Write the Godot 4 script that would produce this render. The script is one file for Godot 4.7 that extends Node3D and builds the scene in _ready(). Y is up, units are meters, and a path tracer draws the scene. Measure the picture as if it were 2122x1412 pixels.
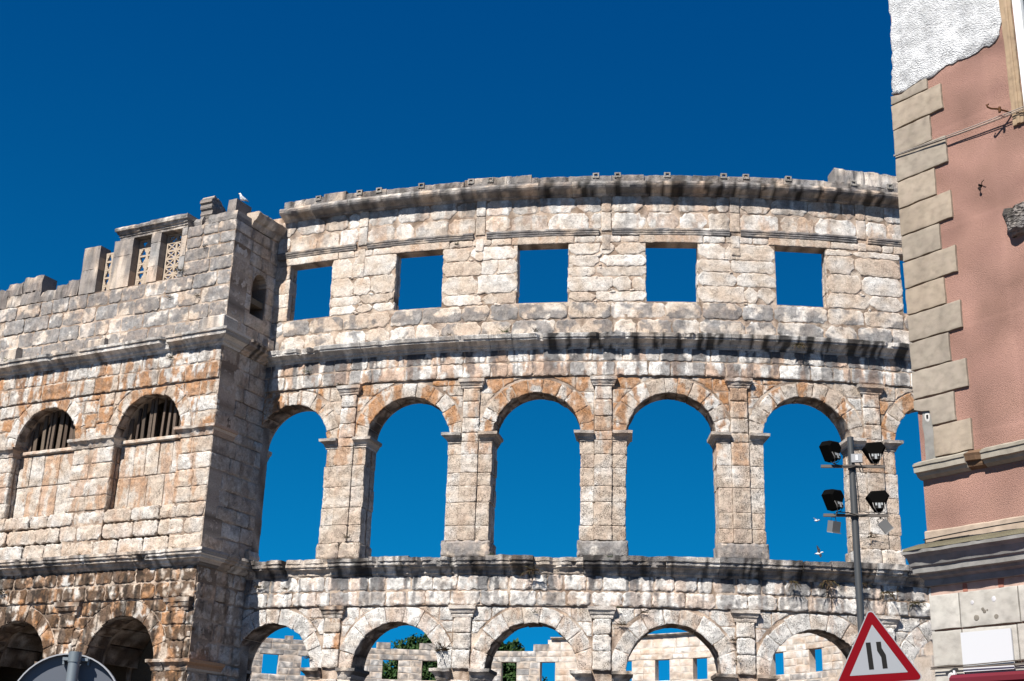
extends Node3D
# A Roman amphitheatre seen from a street corner. Metres, y up. The near curved wall is part of a ring with centre RC and radius RR.

const RC := Vector3(8.679, 0.0, -93.691)
const RR := 45.865
const BAY := 5.2

# ------------------------------------------------------------------ surfaces
# A surface maps (u along, y up, d outwards) to the world.
class Surf:
	var kind := 0
	var c := Vector3.ZERO
	var r := 1.0
	var zs := 1.0
	var ds := 1.0
	var t := Vector3.RIGHT
	var n := Vector3.BACK
	var base: Surf
	var uc := 0.0
	var ys := 0.0
	var side := 1.0
	var off := 0.0
	func p(u: float, y: float, d: float) -> Vector3:
		if kind == 0:
			var a := u / r
			var q := r + d * ds
			return Vector3(c.x + q * sin(a), y, c.z + zs * q * cos(a))
		if kind == 1:
			return Vector3(c.x + t.x * u + n.x * d, c.y + y, c.z + t.z * u + n.z * d)
		if kind == 2:
			var f := u / r
			var q := r - d
			return base.p(uc + q * cos(f), ys + q * sin(f), -y)
		return base.p(uc - side * d, y, -u)

func ring_surf() -> Surf:
	var s := Surf.new()
	s.c = RC
	s.r = RR
	return s

func plane_surf(origin: Vector3, t: Vector3, n: Vector3, off := 0.0) -> Surf:
	var s := Surf.new()
	s.kind = 1
	s.c = origin
	s.t = t
	s.n = n
	s.off = off
	return s

func arch_surf(b: Surf, uc: float, ys: float, r: float) -> Surf:
	var s := Surf.new()
	s.kind = 2
	s.base = b
	s.uc = uc
	s.ys = ys
	s.r = r
	s.off = b.off + uc
	return s

func jamb_surf(b: Surf, uc: float, side: float) -> Surf:
	var s := Surf.new()
	s.kind = 3
	s.base = b
	s.uc = uc
	s.side = side
	s.off = b.off + uc
	return s

# ------------------------------------------------------------------ noise, random, paint
var rng := RandomNumberGenerator.new()
var nA := FastNoiseLite.new()
var nB := FastNoiseLite.new()
var nC := FastNoiseLite.new()
var nS := FastNoiseLite.new()
var nF := FastNoiseLite.new()
var nJ := FastNoiseLite.new()

func rr(a: float, b: float) -> float:
	return rng.randf_range(a, b)

func sm(a: float, b: float, x: float) -> float:
	var t := clampf((x - a) / (b - a), 0.0, 1.0)
	return t * t * (3.0 - 2.0 * t)

func set_noise(n: FastNoiseLite, s: int, octaves: int, kind := FastNoiseLite.TYPE_SIMPLEX_SMOOTH) -> void:
	n.seed = s
	n.noise_type = kind
	n.frequency = 1.0
	n.fractal_type = FastNoiseLite.FRACTAL_FBM if octaves > 1 else FastNoiseLite.FRACTAL_NONE
	n.fractal_octaves = octaves

const CREAM := Color(0.53, 0.445, 0.365)
const WHITE := Color(0.70, 0.68, 0.65)
const PINK := Color(0.50, 0.40, 0.325)
const GREY := Color(0.128, 0.133, 0.145)
const DARK := Color(0.024, 0.022, 0.021)
const ORANGE := Color(0.42, 0.185, 0.058)
const BROWN := Color(0.11, 0.068, 0.043)

# style: [white, grey, streak, orange, dark, brown]
func paint(u: float, y: float, st: Array, tint: Vector3, ytop: float) -> Color:
	var fine := nF.get_noise_2d(u * 3.1 + 9.0, y * 2.4)
	var w: float = st[0] + 0.75 * nA.get_noise_2d(u * 0.8, y * 0.9) + tint.x * 0.42
	var c := CREAM.lerp(WHITE, clampf(w, 0.0, 1.0))
	if w < 0.0:
		c = c.lerp(PINK, clampf(-w * 1.6, 0.0, 1.0))
	if st[3] > 0.0:
		var o := sm(0.04, 0.20, nB.get_noise_2d(u * 1.3 + 31.0, y * 0.36) + 0.22 * fine + 0.16 * nF.get_noise_2d(u * 6.5, y * 0.7 + 20.0) + tint.z * 0.22 + (st[3] - 0.5) * 0.22)
		c = c.lerp(ORANGE.lerp(CREAM, 0.22 + 0.3 * fine), o * clampf(st[3] * 1.25, 0.0, 0.9))
	if st[5] > 0.0:
		c = c.lerp(BROWN, clampf(st[5] * 1.1, 0.0, 0.9) * sm(-0.02, 0.18, nB.get_noise_2d(u * 1.4 - 11.0, y * 1.1 + 5.0) + 0.35 * fine + tint.y * 0.20 + (st[5] - 0.5) * 0.42))
	if st[1] > 0.0:
		var g := sm(0.06, 0.19, nC.get_noise_2d(u * 0.9 - 7.0, y * 1.0) + 0.28 * fine + (st[1] - 0.5) * 0.8 - tint.z * 0.26)
		c = c.lerp(GREY.lerp(c, 0.25 + 0.25 * fine), g * clampf(st[1] * 1.6, 0.0, 0.92))
	if st[2] > 0.0:
		var f := clampf(1.0 - (ytop - y) * 0.45, 0.10, 1.0)
		var s := sm(0.03, 0.11, nS.get_noise_2d(u * 1.15, y * 0.10) + 0.20 * nF.get_noise_2d(u * 6.0, y * 1.2) + 0.06 * fine)
		c = c.lerp(Color(0.085, 0.086, 0.094), s * st[2] * f)
	if st[4] > 0.0:
		var k := sm(0.09, 0.18, nS.get_noise_2d(u * 1.9 + 50.0, y * 0.22) + 0.30 * nF.get_noise_2d(u * 5.5, y * 1.5) + (st[4] - 0.5) * 0.6 - clampf((ytop - y) * 0.30, 0.0, 0.12))
		c = c.lerp(DARK, k * clampf(st[4] * 1.4, 0.0, 0.93))
	var m := 1.0 + 0.34 * nF.get_noise_2d(u * 9.5, y * 9.5) + tint.y * 0.08
	return Color(c.r * m, c.g * m, c.b * m)

func tone(u: float, y: float, st: Array, tint: Vector3, ytop: float, col: Variant) -> Color:
	if col == null:
		return paint(u, y, st, tint, ytop)
	var c: Color = col
	var m := 0.97 + (0.16 + 0.26 * tint.x) * nC.get_noise_2d(u * 1.1, y * 1.3) + 0.16 * nS.get_noise_2d(u * 6.0, y * 0.5) + 0.10 * nF.get_noise_2d(u * 6.0, y * 6.0) + tint.y * 0.06
	return Color(c.r * m, c.g * m, c.b * m)

func tint3() -> Vector3:
	return Vector3(rr(-1, 1), rr(-1, 1), rr(-1, 1))

# ------------------------------------------------------------------ mesh collecting
var vs := PackedVector3Array()
var ns := PackedVector3Array()
var cs := PackedColorArray()
var ix := PackedInt32Array()

func commit(called: String, mat: Material, parent: Node = self) -> MeshInstance3D:
	var mi := MeshInstance3D.new()
	mi.name = called
	var arr := []
	arr.resize(Mesh.ARRAY_MAX)
	arr[Mesh.ARRAY_VERTEX] = vs
	arr[Mesh.ARRAY_NORMAL] = ns
	arr[Mesh.ARRAY_COLOR] = cs
	arr[Mesh.ARRAY_INDEX] = ix
	var m := ArrayMesh.new()
	m.add_surface_from_arrays(Mesh.PRIMITIVE_TRIANGLES, arr)
	m.surface_set_material(0, mat)
	mi.mesh = m
	vs = PackedVector3Array()
	ns = PackedVector3Array()
	cs = PackedColorArray()
	ix = PackedInt32Array()
	# things and parts stand in their parent's axes
	parent.add_child(mi, true)
	if parent != self and parent is Node3D:
		var t := Transform3D()
		var q: Node = parent
		while q != self and q is Node3D:
			t = (q as Node3D).transform * t
			q = q.get_parent()
		mi.transform = t.affine_inverse()
	return mi

func tri(a: Vector3, b: Vector3, c: Vector3, n: Vector3, col: Color) -> void:
	var f := (b - a).cross(c - a)
	var i := vs.size()
	vs.append(a)
	if f.dot(n) < 0.0:
		vs.append(b)
		vs.append(c)
	else:
		vs.append(c)
		vs.append(b)
	for k in 3:
		ns.append(n)
		cs.append(col)
		ix.append(i + k)

func quad(a: Vector3, b: Vector3, c: Vector3, d: Vector3, out: Vector3, col: Color) -> void:
	var n := (c - a).cross(d - b)
	if n.length_squared() < 1e-14:
		return
	n = n.normalized()
	if n.dot(out) < 0.0:
		n = -n
	var i := vs.size()
	var flip := (b - a).cross(c - a).dot(n) > 0.0
	for v in [a, b, c, d]:
		vs.append(v)
		ns.append(n)
		cs.append(col)
	if flip:
		for k in [0, 2, 1, 0, 3, 2]:
			ix.append(i + k)
	else:
		for k in [0, 1, 2, 0, 2, 3]:
			ix.append(i + k)

func quad4(a: Vector3, b: Vector3, c: Vector3, d: Vector3, out: Vector3, ca: Color, cb: Color, cc: Color, cd: Color) -> void:
	quad(a, b, c, d, out, ca)
	var i := cs.size() - 4
	if i >= 0:
		cs[i + 1] = cb
		cs[i + 2] = cc
		cs[i + 3] = cd

func box(f: Transform3D, size: Vector3, col: Color) -> void:
	var h := size * 0.5
	for ax in 3:
		for s in [-1.0, 1.0]:
			var n := Vector3.ZERO
			n[ax] = s
			var a := Vector3.ZERO
			a[(ax + 1) % 3] = h[(ax + 1) % 3]
			var b := Vector3.ZERO
			b[(ax + 2) % 3] = h[(ax + 2) % 3]
			var o := n * h[ax]
			quad(f * (o - a - b), f * (o + a - b), f * (o + a + b), f * (o - a + b), f.basis * n, col)

func tube(pts: Array, r: float, sides: int, col: Color, r2 := -1.0) -> void:
	var rings := []
	for i in pts.size():
		var d: Vector3 = (pts[mini(i + 1, pts.size() - 1)] - pts[maxi(i - 1, 0)]).normalized()
		var a := d.cross(Vector3.UP if absf(d.y) < 0.9 else Vector3.RIGHT).normalized()
		var b := a.cross(d).normalized()
		var rad := r if r2 < 0.0 else lerpf(r, r2, float(i) / (pts.size() - 1))
		var ring := []
		for k in sides:
			var an := TAU * k / sides
			ring.append([pts[i] + (a * cos(an) + b * sin(an)) * rad, a * cos(an) + b * sin(an)])
		rings.append(ring)
	for i in pts.size() - 1:
		for k in sides:
			var k2 := (k + 1) % sides
			var s := vs.size()
			var q := [rings[i][k], rings[i][k2], rings[i + 1][k2], rings[i + 1][k]]
			for e in q:
				vs.append(e[0])
				ns.append(e[1])
				cs.append(col)
			var fn: Vector3 = (q[1][0] - q[0][0]).cross(q[2][0] - q[0][0])
			if fn.dot(q[0][1] + q[1][1]) > 0.0:
				for e in [0, 2, 1, 0, 3, 2]:
					ix.append(s + e)
			else:
				for e in [0, 1, 2, 0, 2, 3]:
					ix.append(s + e)
	for e in [0, pts.size() - 1]:
		var out: Vector3 = (pts[0] - pts[1]) if e == 0 else (pts[e] - pts[e - 1])
		for k in range(1, sides - 1):
			tri(rings[e][0][0], rings[e][k][0], rings[e][k + 1][0], out.normalized(), col)

# ------------------------------------------------------------------ stones
func rect(u0: float, y0: float, u1: float, y1: float) -> PackedVector2Array:
	return PackedVector2Array([Vector2(u0, y0), Vector2(u1, y0), Vector2(u1, y1), Vector2(u0, y1)])

func ccw(p: PackedVector2Array) -> PackedVector2Array:
	var a := 0.0
	for i in p.size():
		a += p[i].cross(p[(i + 1) % p.size()])
	if a < 0.0:
		p.reverse()
	return p

# Rounds or breaks the corners of a polygon.
func cut(p: PackedVector2Array, r0: float, r1: float) -> PackedVector2Array:
	var o := PackedVector2Array()
	var n := p.size()
	for i in n:
		var a := p[(i + n - 1) % n]
		var b := p[i]
		var c := p[(i + 1) % n]
		var ab := a - b
		var cb := c - b
		if ab.normalized().dot(cb.normalized()) < -0.8:
			o.append(b)
			continue
		var r := rr(r0, r1)
		var x := minf(r, ab.length() * 0.4)
		var y := minf(r * rr(0.6, 1.4), cb.length() * 0.4)
		o.append(b + ab.normalized() * x)
		o.append(b + cb.normalized() * y)
	return o

# One dressed block: an uneven face over the polygon, worn edges, sides that run back into the wall.
func stone(s: Surf, poly: PackedVector2Array, o: Dictionary) -> void:
	poly = ccw(poly)
	var n := poly.size()
	if n < 3:
		return
	var h: float = o.get("h", 0.068)
	var d0: float = o.get("d", 0.0)
	var bulge: float = o.get("bulge", 0.015) * 0.5
	var edge: float = o.get("edge", 0.014)
	var rnd: float = o.get("round", 0.02)
	var rough: float = o.get("rough", 0.010) * 0.6
	var jit: float = o.get("jit", 0.012)
	var sk: float = o.get("sk", 0.14)
	var st: Array = o.get("st", [0.3, 0, 0, 0, 0, 0])
	var tint: Vector3 = o.get("tint", Vector3.ZERO)
	var ytop: float = o.get("ytop", 1000.0)
	var flatc = o.get("col")
	var ph := rr(0, 100)
	var outl := PackedVector2Array()
	for i in n:
		var a := poly[i]
		var b := poly[(i + 1) % n]
		var m := maxi(1, int(round((b - a).length() / h)))
		var en := (b - a).orthogonal().normalized()
		for k in m:
			var q := a.lerp(b, float(k) / m)
			var w := nJ.get_noise_2d(q.x * 4.0 + ph, q.y * 4.0)
			outl.append(q + en * jit * (w * 1.6 - 0.4))
	var lo := outl[0]
	var hi := outl[0]
	for q in outl:
		lo = lo.min(q)
		hi = hi.max(q)
	var pts := outl.duplicate()
	var m0 := outl.size()
	var dist := PackedFloat32Array()
	dist.resize(m0)
	var cand := PackedVector2Array()
	for i in m0:
		var t := outl[(i + 1) % m0] - outl[(i + m0 - 1) % m0]
		cand.append(outl[i] + Vector2(-t.y, t.x).normalized() * rnd)
	var ring_n := cand.size()
	var y := lo.y + h * 0.5
	while y < hi.y:
		var x := lo.x + h * 0.5
		while x < hi.x:
			cand.append(Vector2(x + rr(-0.25, 0.25) * h, y + rr(-0.25, 0.25) * h))
			x += h
		y += h
	for i in cand.size():
		var q := cand[i]
		if not Geometry2D.is_point_in_polygon(q, outl):
			continue
		var dd := 10.0
		for k in n:
			var e := Geometry2D.get_closest_point_to_segment(q, poly[k], poly[(k + 1) % n])
			dd = minf(dd, e.distance_squared_to(q))
		dd = sqrt(dd)
		if dd < rnd * (0.55 if i < ring_n else 1.6):
			continue
		pts.append(q)
		dist.append(dd)
	var tr := Geometry2D.triangulate_delaunay(pts)
	if tr.is_empty():
		return
	var c2 := (lo + hi) * 0.5
	var sn := (s.p(c2.x, c2.y, 0.1) - s.p(c2.x, c2.y, 0.0)).normalized()
	var base := vs.size()
	var cnt := pts.size()
	var bw := maxf(0.05, minf(hi.x - lo.x, hi.y - lo.y) * 0.45)
	for i in cnt:
		var q := pts[i]
		var dd := dist[i]
		var d := d0 - edge
		if i >= m0:
			d = d0 + bulge * sm(0.0, bw, dd) + rough * (nJ.get_noise_2d(q.x * 2.2 + ph, q.y * 2.2) + 0.8 * nF.get_noise_2d(q.x * 5.0 + ph, q.y * 5.0))
		vs.append(s.p(q.x, q.y, d))
		ns.append(Vector3.ZERO)
		cs.append(tone(q.x + s.off, q.y, st, tint, ytop, flatc))
	for k in range(0, tr.size(), 3):
		var a := tr[k]
		var b := tr[k + 1]
		var c := tr[k + 2]
		var qa := pts[a]
		var qb := pts[b]
		var qc := pts[c]
		if absf((qb - qa).cross(qc - qa)) < 1e-6:
			continue
		if not Geometry2D.is_point_in_polygon((qa + qb + qc) / 3.0, outl):
			continue
		var f := (vs[base + b] - vs[base + a]).cross(vs[base + c] - vs[base + a])
		if f.dot(sn) < 0.0:
			f = -f
			var x := b
			b = c
			c = x
		ns[base + a] += f
		ns[base + b] += f
		ns[base + c] += f
		ix.append(base + a)
		ix.append(base + c)
		ix.append(base + b)
	for i in cnt:
		ns[base + i] = ns[base + i].normalized() if ns[base + i].length_squared() > 1e-16 else sn
	if sk > 0.0:
		for i in m0:
			var a := outl[i]
			var b := outl[(i + 1) % m0]
			var en2 := -(b - a).orthogonal()
			var f0 := s.p(a.x, a.y, d0 - edge)
			var f1 := s.p(b.x, b.y, d0 - edge)
			var b0 := s.p(a.x, a.y, d0 - edge - sk)
			var b1 := s.p(b.x, b.y, d0 - edge - sk)
			var out := s.p(a.x + en2.x * -0.01, a.y + en2.y * -0.01, d0) - s.p(a.x, a.y, d0)
			var ctr := (f0 + f1) * 0.5 - s.p(c2.x, c2.y, d0 - edge)
			if out.dot(ctr) < 0.0 and n == 4:
				out = ctr
			quad4(f0, f1, b1, b0, out, cs[base + i], cs[base + (i + 1) % m0], cs[base + (i + 1) % m0], cs[base + i])
		if o.get("back", false):
			var b0i := vs.size()
			for i in cnt:
				var q := pts[i]
				vs.append(s.p(q.x, q.y, d0 - edge - sk))
				ns.append(-sn)
				cs.append(cs[base + i])
			for k in range(0, tr.size(), 3):
				var qa := pts[tr[k]]
				var qb := pts[tr[k + 1]]
				var qc := pts[tr[k + 2]]
				if absf((qb - qa).cross(qc - qa)) < 1e-6 or not Geometry2D.is_point_in_polygon((qa + qb + qc) / 3.0, outl):
					continue
				var f := (vs[b0i + tr[k + 1]] - vs[b0i + tr[k]]).cross(vs[b0i + tr[k + 2]] - vs[b0i + tr[k]])
				ix.append(b0i + tr[k])
				if f.dot(sn) < 0.0:
					ix.append(b0i + tr[k + 2])
					ix.append(b0i + tr[k + 1])
				else:
					ix.append(b0i + tr[k + 1])
					ix.append(b0i + tr[k + 2])

# A moulded block: the profile [(y, o)] carried along u, with ends that follow the profile by wa, wb.
func moulding(s: Surf, u0: float, u1: float, prof: Array, dback: float, o: Dictionary) -> void:
	var wa: float = o.get("wa", 0.0)
	var wb: float = o.get("wb", 0.0)
	var rough: float = o.get("rough", 0.012)
	var chip: float = o.get("chip", 0.3)
	var h: float = o.get("h", 0.11)
	var st: Array = o.get("st", [0.2, 0.3, 0.3, 0, 0.3, 0])
	var tint: Vector3 = o.get("tint", Vector3.ZERO)
	var ytop: float = o.get("ytop", prof[-1][0])
	var drop: float = o.get("drop", 0.0)
	var flatc = o.get("col")
	var ph := rr(0, 100)
	var nseg := maxi(1, int(ceil((u1 - u0) / h)))
	var rows := []
	for j in prof.size():
		var yy: float = prof[j][0]
		var oo: float = prof[j][1]
		var row := []
		for i in nseg + 1:
			var f := float(i) / nseg
			var u := lerpf(u0 - wa * oo, u1 + wb * oo, f)
			var k := nJ.get_noise_2d(u * 1.7 + ph, 3.0 + oo * 2.0)
			var cut_ := sm(0.22, 0.55, k * (0.55 + chip)) * chip
			var d := oo - cut_ * oo * 0.75 + rough * nJ.get_noise_2d(u * 4.0 + ph, yy * 6.0)
			var y2 := yy + rough * 0.7 * nJ.get_noise_2d(u * 3.0 + ph, 40.0 + yy) - drop * f
			row.append([s.p(u, y2, d), tone(u + s.off, yy, st, tint, ytop, flatc), u, y2, d])
		rows.append(row)
	var uc := (u0 + u1) * 0.5
	var yc: float = (prof[0][0] + prof[-1][0]) * 0.5
	for j in rows.size() - 1:
		for i in nseg:
			var a = rows[j][i]
			var b = rows[j][i + 1]
			var c = rows[j + 1][i + 1]
			var d = rows[j + 1][i]
			# mouldings face outwards and, by their profile, down or up
			var dy: float = prof[j + 1][0] - prof[j][0]
			var dd: float = prof[j + 1][1] - prof[j][1]
			var nn := (s.p(a[2], a[3] - dd, a[4] + dy) - s.p(a[2], a[3], a[4]))
			quad4(a[0], b[0], c[0], d[0], nn, a[1], b[1], c[1], d[1])
		for e in [0, nseg]:
			var a = rows[j][e]
			var d = rows[j + 1][e]
			var sg := -1.0 if e == 0 else 1.0
			var out := s.p(a[2] + sg * 0.1, a[3], 0) - s.p(a[2], a[3], 0)
			quad(a[0], d[0], s.p(d[2], d[3], dback), s.p(a[2], a[3], dback), out, a[1])
	for j in [0, rows.size() - 1]:
		var up := Vector3.DOWN if j == 0 else Vector3.UP
		for i in nseg:
			var a = rows[j][i]
			var b = rows[j][i + 1]
			quad4(a[0], b[0], s.p(b[2], b[3], dback), s.p(a[2], a[3], dback), up, a[1], b[1], b[1], a[1])
	# back
	var lo = rows[0]
	var hi = rows[rows.size() - 1]
	quad(s.p(lo[0][2], lo[0][3], dback), s.p(lo[nseg][2], lo[nseg][3], dback), s.p(hi[nseg][2], hi[nseg][3], dback), s.p(hi[0][2], hi[0][3], dback), s.p(uc, yc, -1) - s.p(uc, yc, 0), lo[0][1])

# Splits a course into lengths; returns [u0, u1] pairs.
func lengths(u0: float, u1: float, wmin: float, wmax: float) -> Array:
	var out := []
	var u := u0
	while u < u1 - 0.01:
		var w := rr(wmin, wmax)
		if u1 - (u + w) < wmin * 0.6:
			w = u1 - u
			if w > wmax * 1.25:
				w *= rr(0.42, 0.58)
		out.append([u, u + w])
		u += w
	return out

func arc_poly(uc: float, ys: float, r: float, n := 20) -> PackedVector2Array:
	var p := PackedVector2Array()
	for i in n + 1:
		var a := PI * i / n
		p.append(Vector2(uc + r * cos(a), ys + r * sin(a)))
	return p

# ------------------------------------------------------------------ things
func thing(called: String, label: String, category: String, at := Vector3.ZERO, group := "") -> Node3D:
	var o := Node3D.new()
	o.name = called
	o.position = at
	add_child(o, true)
	tag(o, label, category, group)
	return o

func tag(o: Node, label: String, category: String, group := "") -> void:
	o.set_meta("label", label)
	o.set_meta("category", category)
	if group:
		o.set_meta("group", group)

# ------------------------------------------------------------------ materials
var MAT := {}

func noise_tex(s: int, freq: float, octaves: int, ramp: Array, kind := FastNoiseLite.TYPE_SIMPLEX_SMOOTH, size := 512) -> NoiseTexture2D:
	var n := FastNoiseLite.new()
	n.seed = s
	n.noise_type = kind
	n.frequency = freq
	n.fractal_octaves = octaves
	if kind == FastNoiseLite.TYPE_CELLULAR:
		n.cellular_return_type = FastNoiseLite.RETURN_DISTANCE
		n.fractal_type = FastNoiseLite.FRACTAL_FBM
	var t := NoiseTexture2D.new()
	t.width = size
	t.height = size
	t.seamless = true
	t.noise = n
	if ramp.size():
		var g := Gradient.new()
		g.offsets = PackedFloat32Array(ramp.map(func(e): return e[0]))
		g.colors = PackedColorArray(ramp.map(func(e): return Color(e[1], e[1], e[1])))
		t.color_ramp = g
	return t

# Fine grain, with pits and hairline cracks that gather in patches: [colour, height].
func stone_layers(pit: float, much: float, s: int) -> Array:
	var z := 1024
	var im := []
	for e in [[0.05, 5], [0.055, 3], [0.0055, 3], [0.014, 3], [0.058, 2]]:
		var n := FastNoiseLite.new()
		n.seed = s + im.size() * 17
		n.noise_type = FastNoiseLite.TYPE_SIMPLEX_SMOOTH
		n.frequency = e[0]
		n.fractal_octaves = e[1]
		var g := n.get_seamless_image(z, z)
		g.convert(Image.FORMAT_L8)
		im.append(g.get_data())
	var c := PackedByteArray()
	var h := PackedByteArray()
	c.resize(z * z)
	h.resize(z * z)
	var d0: PackedByteArray = im[0]
	var d1: PackedByteArray = im[1]
	var d2: PackedByteArray = im[2]
	var d3: PackedByteArray = im[3]
	var d4: PackedByteArray = im[4]
	for i in z * z:
		var grain := d0[i] / 255.0
		var m := clampf((d2[i] / 255.0 - 0.62 + much * 0.45) * 5.0, 0.0, 1.0)
		var p := clampf((0.40 - d1[i] / 255.0) * 9.0, 0.0, 1.0) * m * pit
		var crack := clampf(1.0 - absf(d3[i] / 255.0 - 0.5) * 70.0, 0.0, 1.0) * clampf((d2[i] / 255.0 - 0.55) * 6.0, 0.0, 1.0) * 0.5
		var f := d4[i] / 255.0
		var v := (0.86 + 0.24 * (grain - 0.5) + 0.46 * (f - 0.5)) * (1.0 - 0.66 * p) * (1.0 - 0.5 * crack)
		c[i] = int(clampf(v * 1.14, 0.0, 1.0) * 255.0)
		h[i] = int(clampf(0.62 + 0.35 * (grain - 0.5) + 0.50 * (f - 0.5) - 0.45 * p - 0.25 * crack, 0.0, 1.0) * 255.0)
	return [ImageTexture.create_from_image(Image.create_from_data(z, z, false, Image.FORMAT_L8, c)), ImageTexture.create_from_image(Image.create_from_data(z, z, false, Image.FORMAT_L8, h))]

func make_mat(called: String, tex: Texture2D, bump: Texture2D, scale: float, bump_cm: float, rough := 0.95) -> StandardMaterial3D:
	var m := StandardMaterial3D.new()
	m.resource_name = called
	m.vertex_color_use_as_albedo = true
	m.roughness = rough
	m.metallic_specular = 0.25
	if tex:
		m.albedo_texture = tex
	if bump:
		m.heightmap_enabled = true
		m.heightmap_texture = bump
		m.heightmap_scale = bump_cm
	m.uv1_triplanar = true
	m.uv1_world_triplanar = true
	m.uv1_scale = Vector3.ONE * scale
	return m

func flat_mat(called: String, rough := 0.6, metal := 0.0, spec := 0.5) -> StandardMaterial3D:
	var m := StandardMaterial3D.new()
	m.resource_name = called
	m.vertex_color_use_as_albedo = true
	m.roughness = rough
	m.metallic = metal
	m.metallic_specular = spec
	return m

func make_materials() -> void:
	set_noise(nA, 11, 3)
	set_noise(nB, 23, 4)
	set_noise(nC, 37, 4)
	set_noise(nS, 41, 3)
	set_noise(nF, 53, 2)
	set_noise(nJ, 67, 2)
	var lay := stone_layers(0.55, 0.30, 7)
	MAT.stone = make_mat("weathered_limestone", lay[0], lay[1], 0.33, 4.0)
	lay = stone_layers(1.0, 0.55, 8)
	MAT.porous = make_mat("porous_limestone", lay[0], lay[1], 0.33, 4.5)
	MAT.stone.uv1_scale = Vector3(0.33, 0.42, 0.33)
	MAT.porous.uv1_scale = Vector3(0.30, 0.52, 0.30)
	var bump := noise_tex(3, 0.035, 5, [], FastNoiseLite.TYPE_SIMPLEX_SMOOTH, 512)
	var fine := noise_tex(9, 0.12, 3, [[0.0, 0.62], [0.38, 0.82], [0.5, 0.97], [1.0, 1.0]], FastNoiseLite.TYPE_SIMPLEX_SMOOTH, 1024)
	var fineb := noise_tex(9, 0.12, 3, [], FastNoiseLite.TYPE_SIMPLEX_SMOOTH, 1024)
	MAT.plaster = make_mat("pebbled_plaster", fine, fineb, 0.8, 1.3)
	var soft := noise_tex(19, 0.010, 5, [[0.0, 0.84], [0.4, 0.95], [0.6, 1.0], [1.0, 1.0]], FastNoiseLite.TYPE_SIMPLEX_SMOOTH, 1024)
	MAT.cement = make_mat("smooth_cement", soft, fineb, 0.8, 0.25)
	MAT.lime = make_mat("limewash", soft, lay[1], 0.8, 3.5)
	MAT.metal = flat_mat("painted_metal", 0.45, 0.0, 0.5)
	MAT.galv = flat_mat("galvanised_steel", 0.5, 0.5, 0.5)
	MAT.sheet = flat_mat("sign_sheeting", 0.6, 0.0, 0.2)
	MAT.cloth = flat_mat("fabric", 0.9, 0.0, 0.2)
	MAT.leaf = flat_mat("leaves", 0.7, 0.0, 0.3)
	MAT.leaf.backlight_enabled = true
	MAT.leaf.backlight = Color(0.25, 0.35, 0.12)
	MAT.leaf.cull_mode = BaseMaterial3D.CULL_DISABLED
	MAT.dry = flat_mat("dry_stalks", 0.9, 0.0, 0.2)
	MAT.feather = flat_mat("feathers", 0.85, 0.0, 0.2)
	MAT.black = flat_mat("matt_black_paint", 0.9, 0.0, 0.08)
	MAT.glass = StandardMaterial3D.new()
	MAT.glass.resource_name = "window_glass"
	MAT.glass.transparency = BaseMaterial3D.TRANSPARENCY_ALPHA
	MAT.glass.albedo_color = Color(0.6, 0.7, 0.75, 0.15)
	MAT.glass.roughness = 0.03

# ------------------------------------------------------------------ stage
func stage() -> void:
	var cam := Camera3D.new()
	cam.name = "camera"
	var pitch := 0.338756
	var roll := 0.031940
	var fw := Vector3(0, sin(pitch), -cos(pitch))
	var up := Vector3(0, cos(pitch), sin(pitch))
	var rt := Vector3.RIGHT
	var r := rt * cos(roll) + up * sin(roll)
	var u := up * cos(roll) - rt * sin(roll)
	cam.transform = Transform3D(Basis(r, u, -fw), Vector3(0, 1.65, 0))
	cam.fov = rad_to_deg(2.0 * atan(706.0 / 2687.738))
	cam.near = 0.1
	cam.far = 3000.0
	add_child(cam)
	var sky := ProceduralSkyMaterial.new()
	sky.sky_top_color = Color(0.0, 0.187, 0.380)
	sky.sky_horizon_color = Color(0.03, 0.468, 0.680)
	sky.sky_curve = 0.16
	sky.ground_bottom_color = Color(0.25, 0.24, 0.22)
	sky.ground_horizon_color = Color(0.25, 0.35, 0.42)
	sky.sun_angle_max = 6.0
	var e := Environment.new()
	e.background_mode = Environment.BG_SKY
	e.sky = Sky.new()
	e.sky.sky_material = sky
	e.tonemap_mode = Environment.TONE_MAPPER_LINEAR
	e.tonemap_exposure = 1.9
	e.sdfgi_enabled = true
	e.ssao_enabled = true
	e.ssil_enabled = true
	var we := WorldEnvironment.new()
	we.name = "world_environment"
	we.environment = e
	add_child(we)
	var sun := DirectionalLight3D.new()
	sun.name = "sun"
	sun.light_energy = 1.6
	sun.light_color = Color(1.0, 0.975, 0.94)
	sun.light_angular_distance = 0.5
	sun.shadow_enabled = true
	add_child(sun)
	var az := deg_to_rad(-32.7)
	var el := deg_to_rad(47.0)
	var to := Vector3(sin(az) * cos(el), sin(el), cos(az) * cos(el))
	sun.look_at_from_position(to * 100.0, Vector3.ZERO)
	# ground
	var c := Color(0.11, 0.105, 0.10)
	quad(Vector3(-1200, 0, 400), Vector3(1200, 0, 400), Vector3(1200, 0, -1500), Vector3(-1200, 0, -1500), Vector3.UP, c)
	var g := commit("ground", MAT.cement)
	g.set_meta("kind", "structure")

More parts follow.
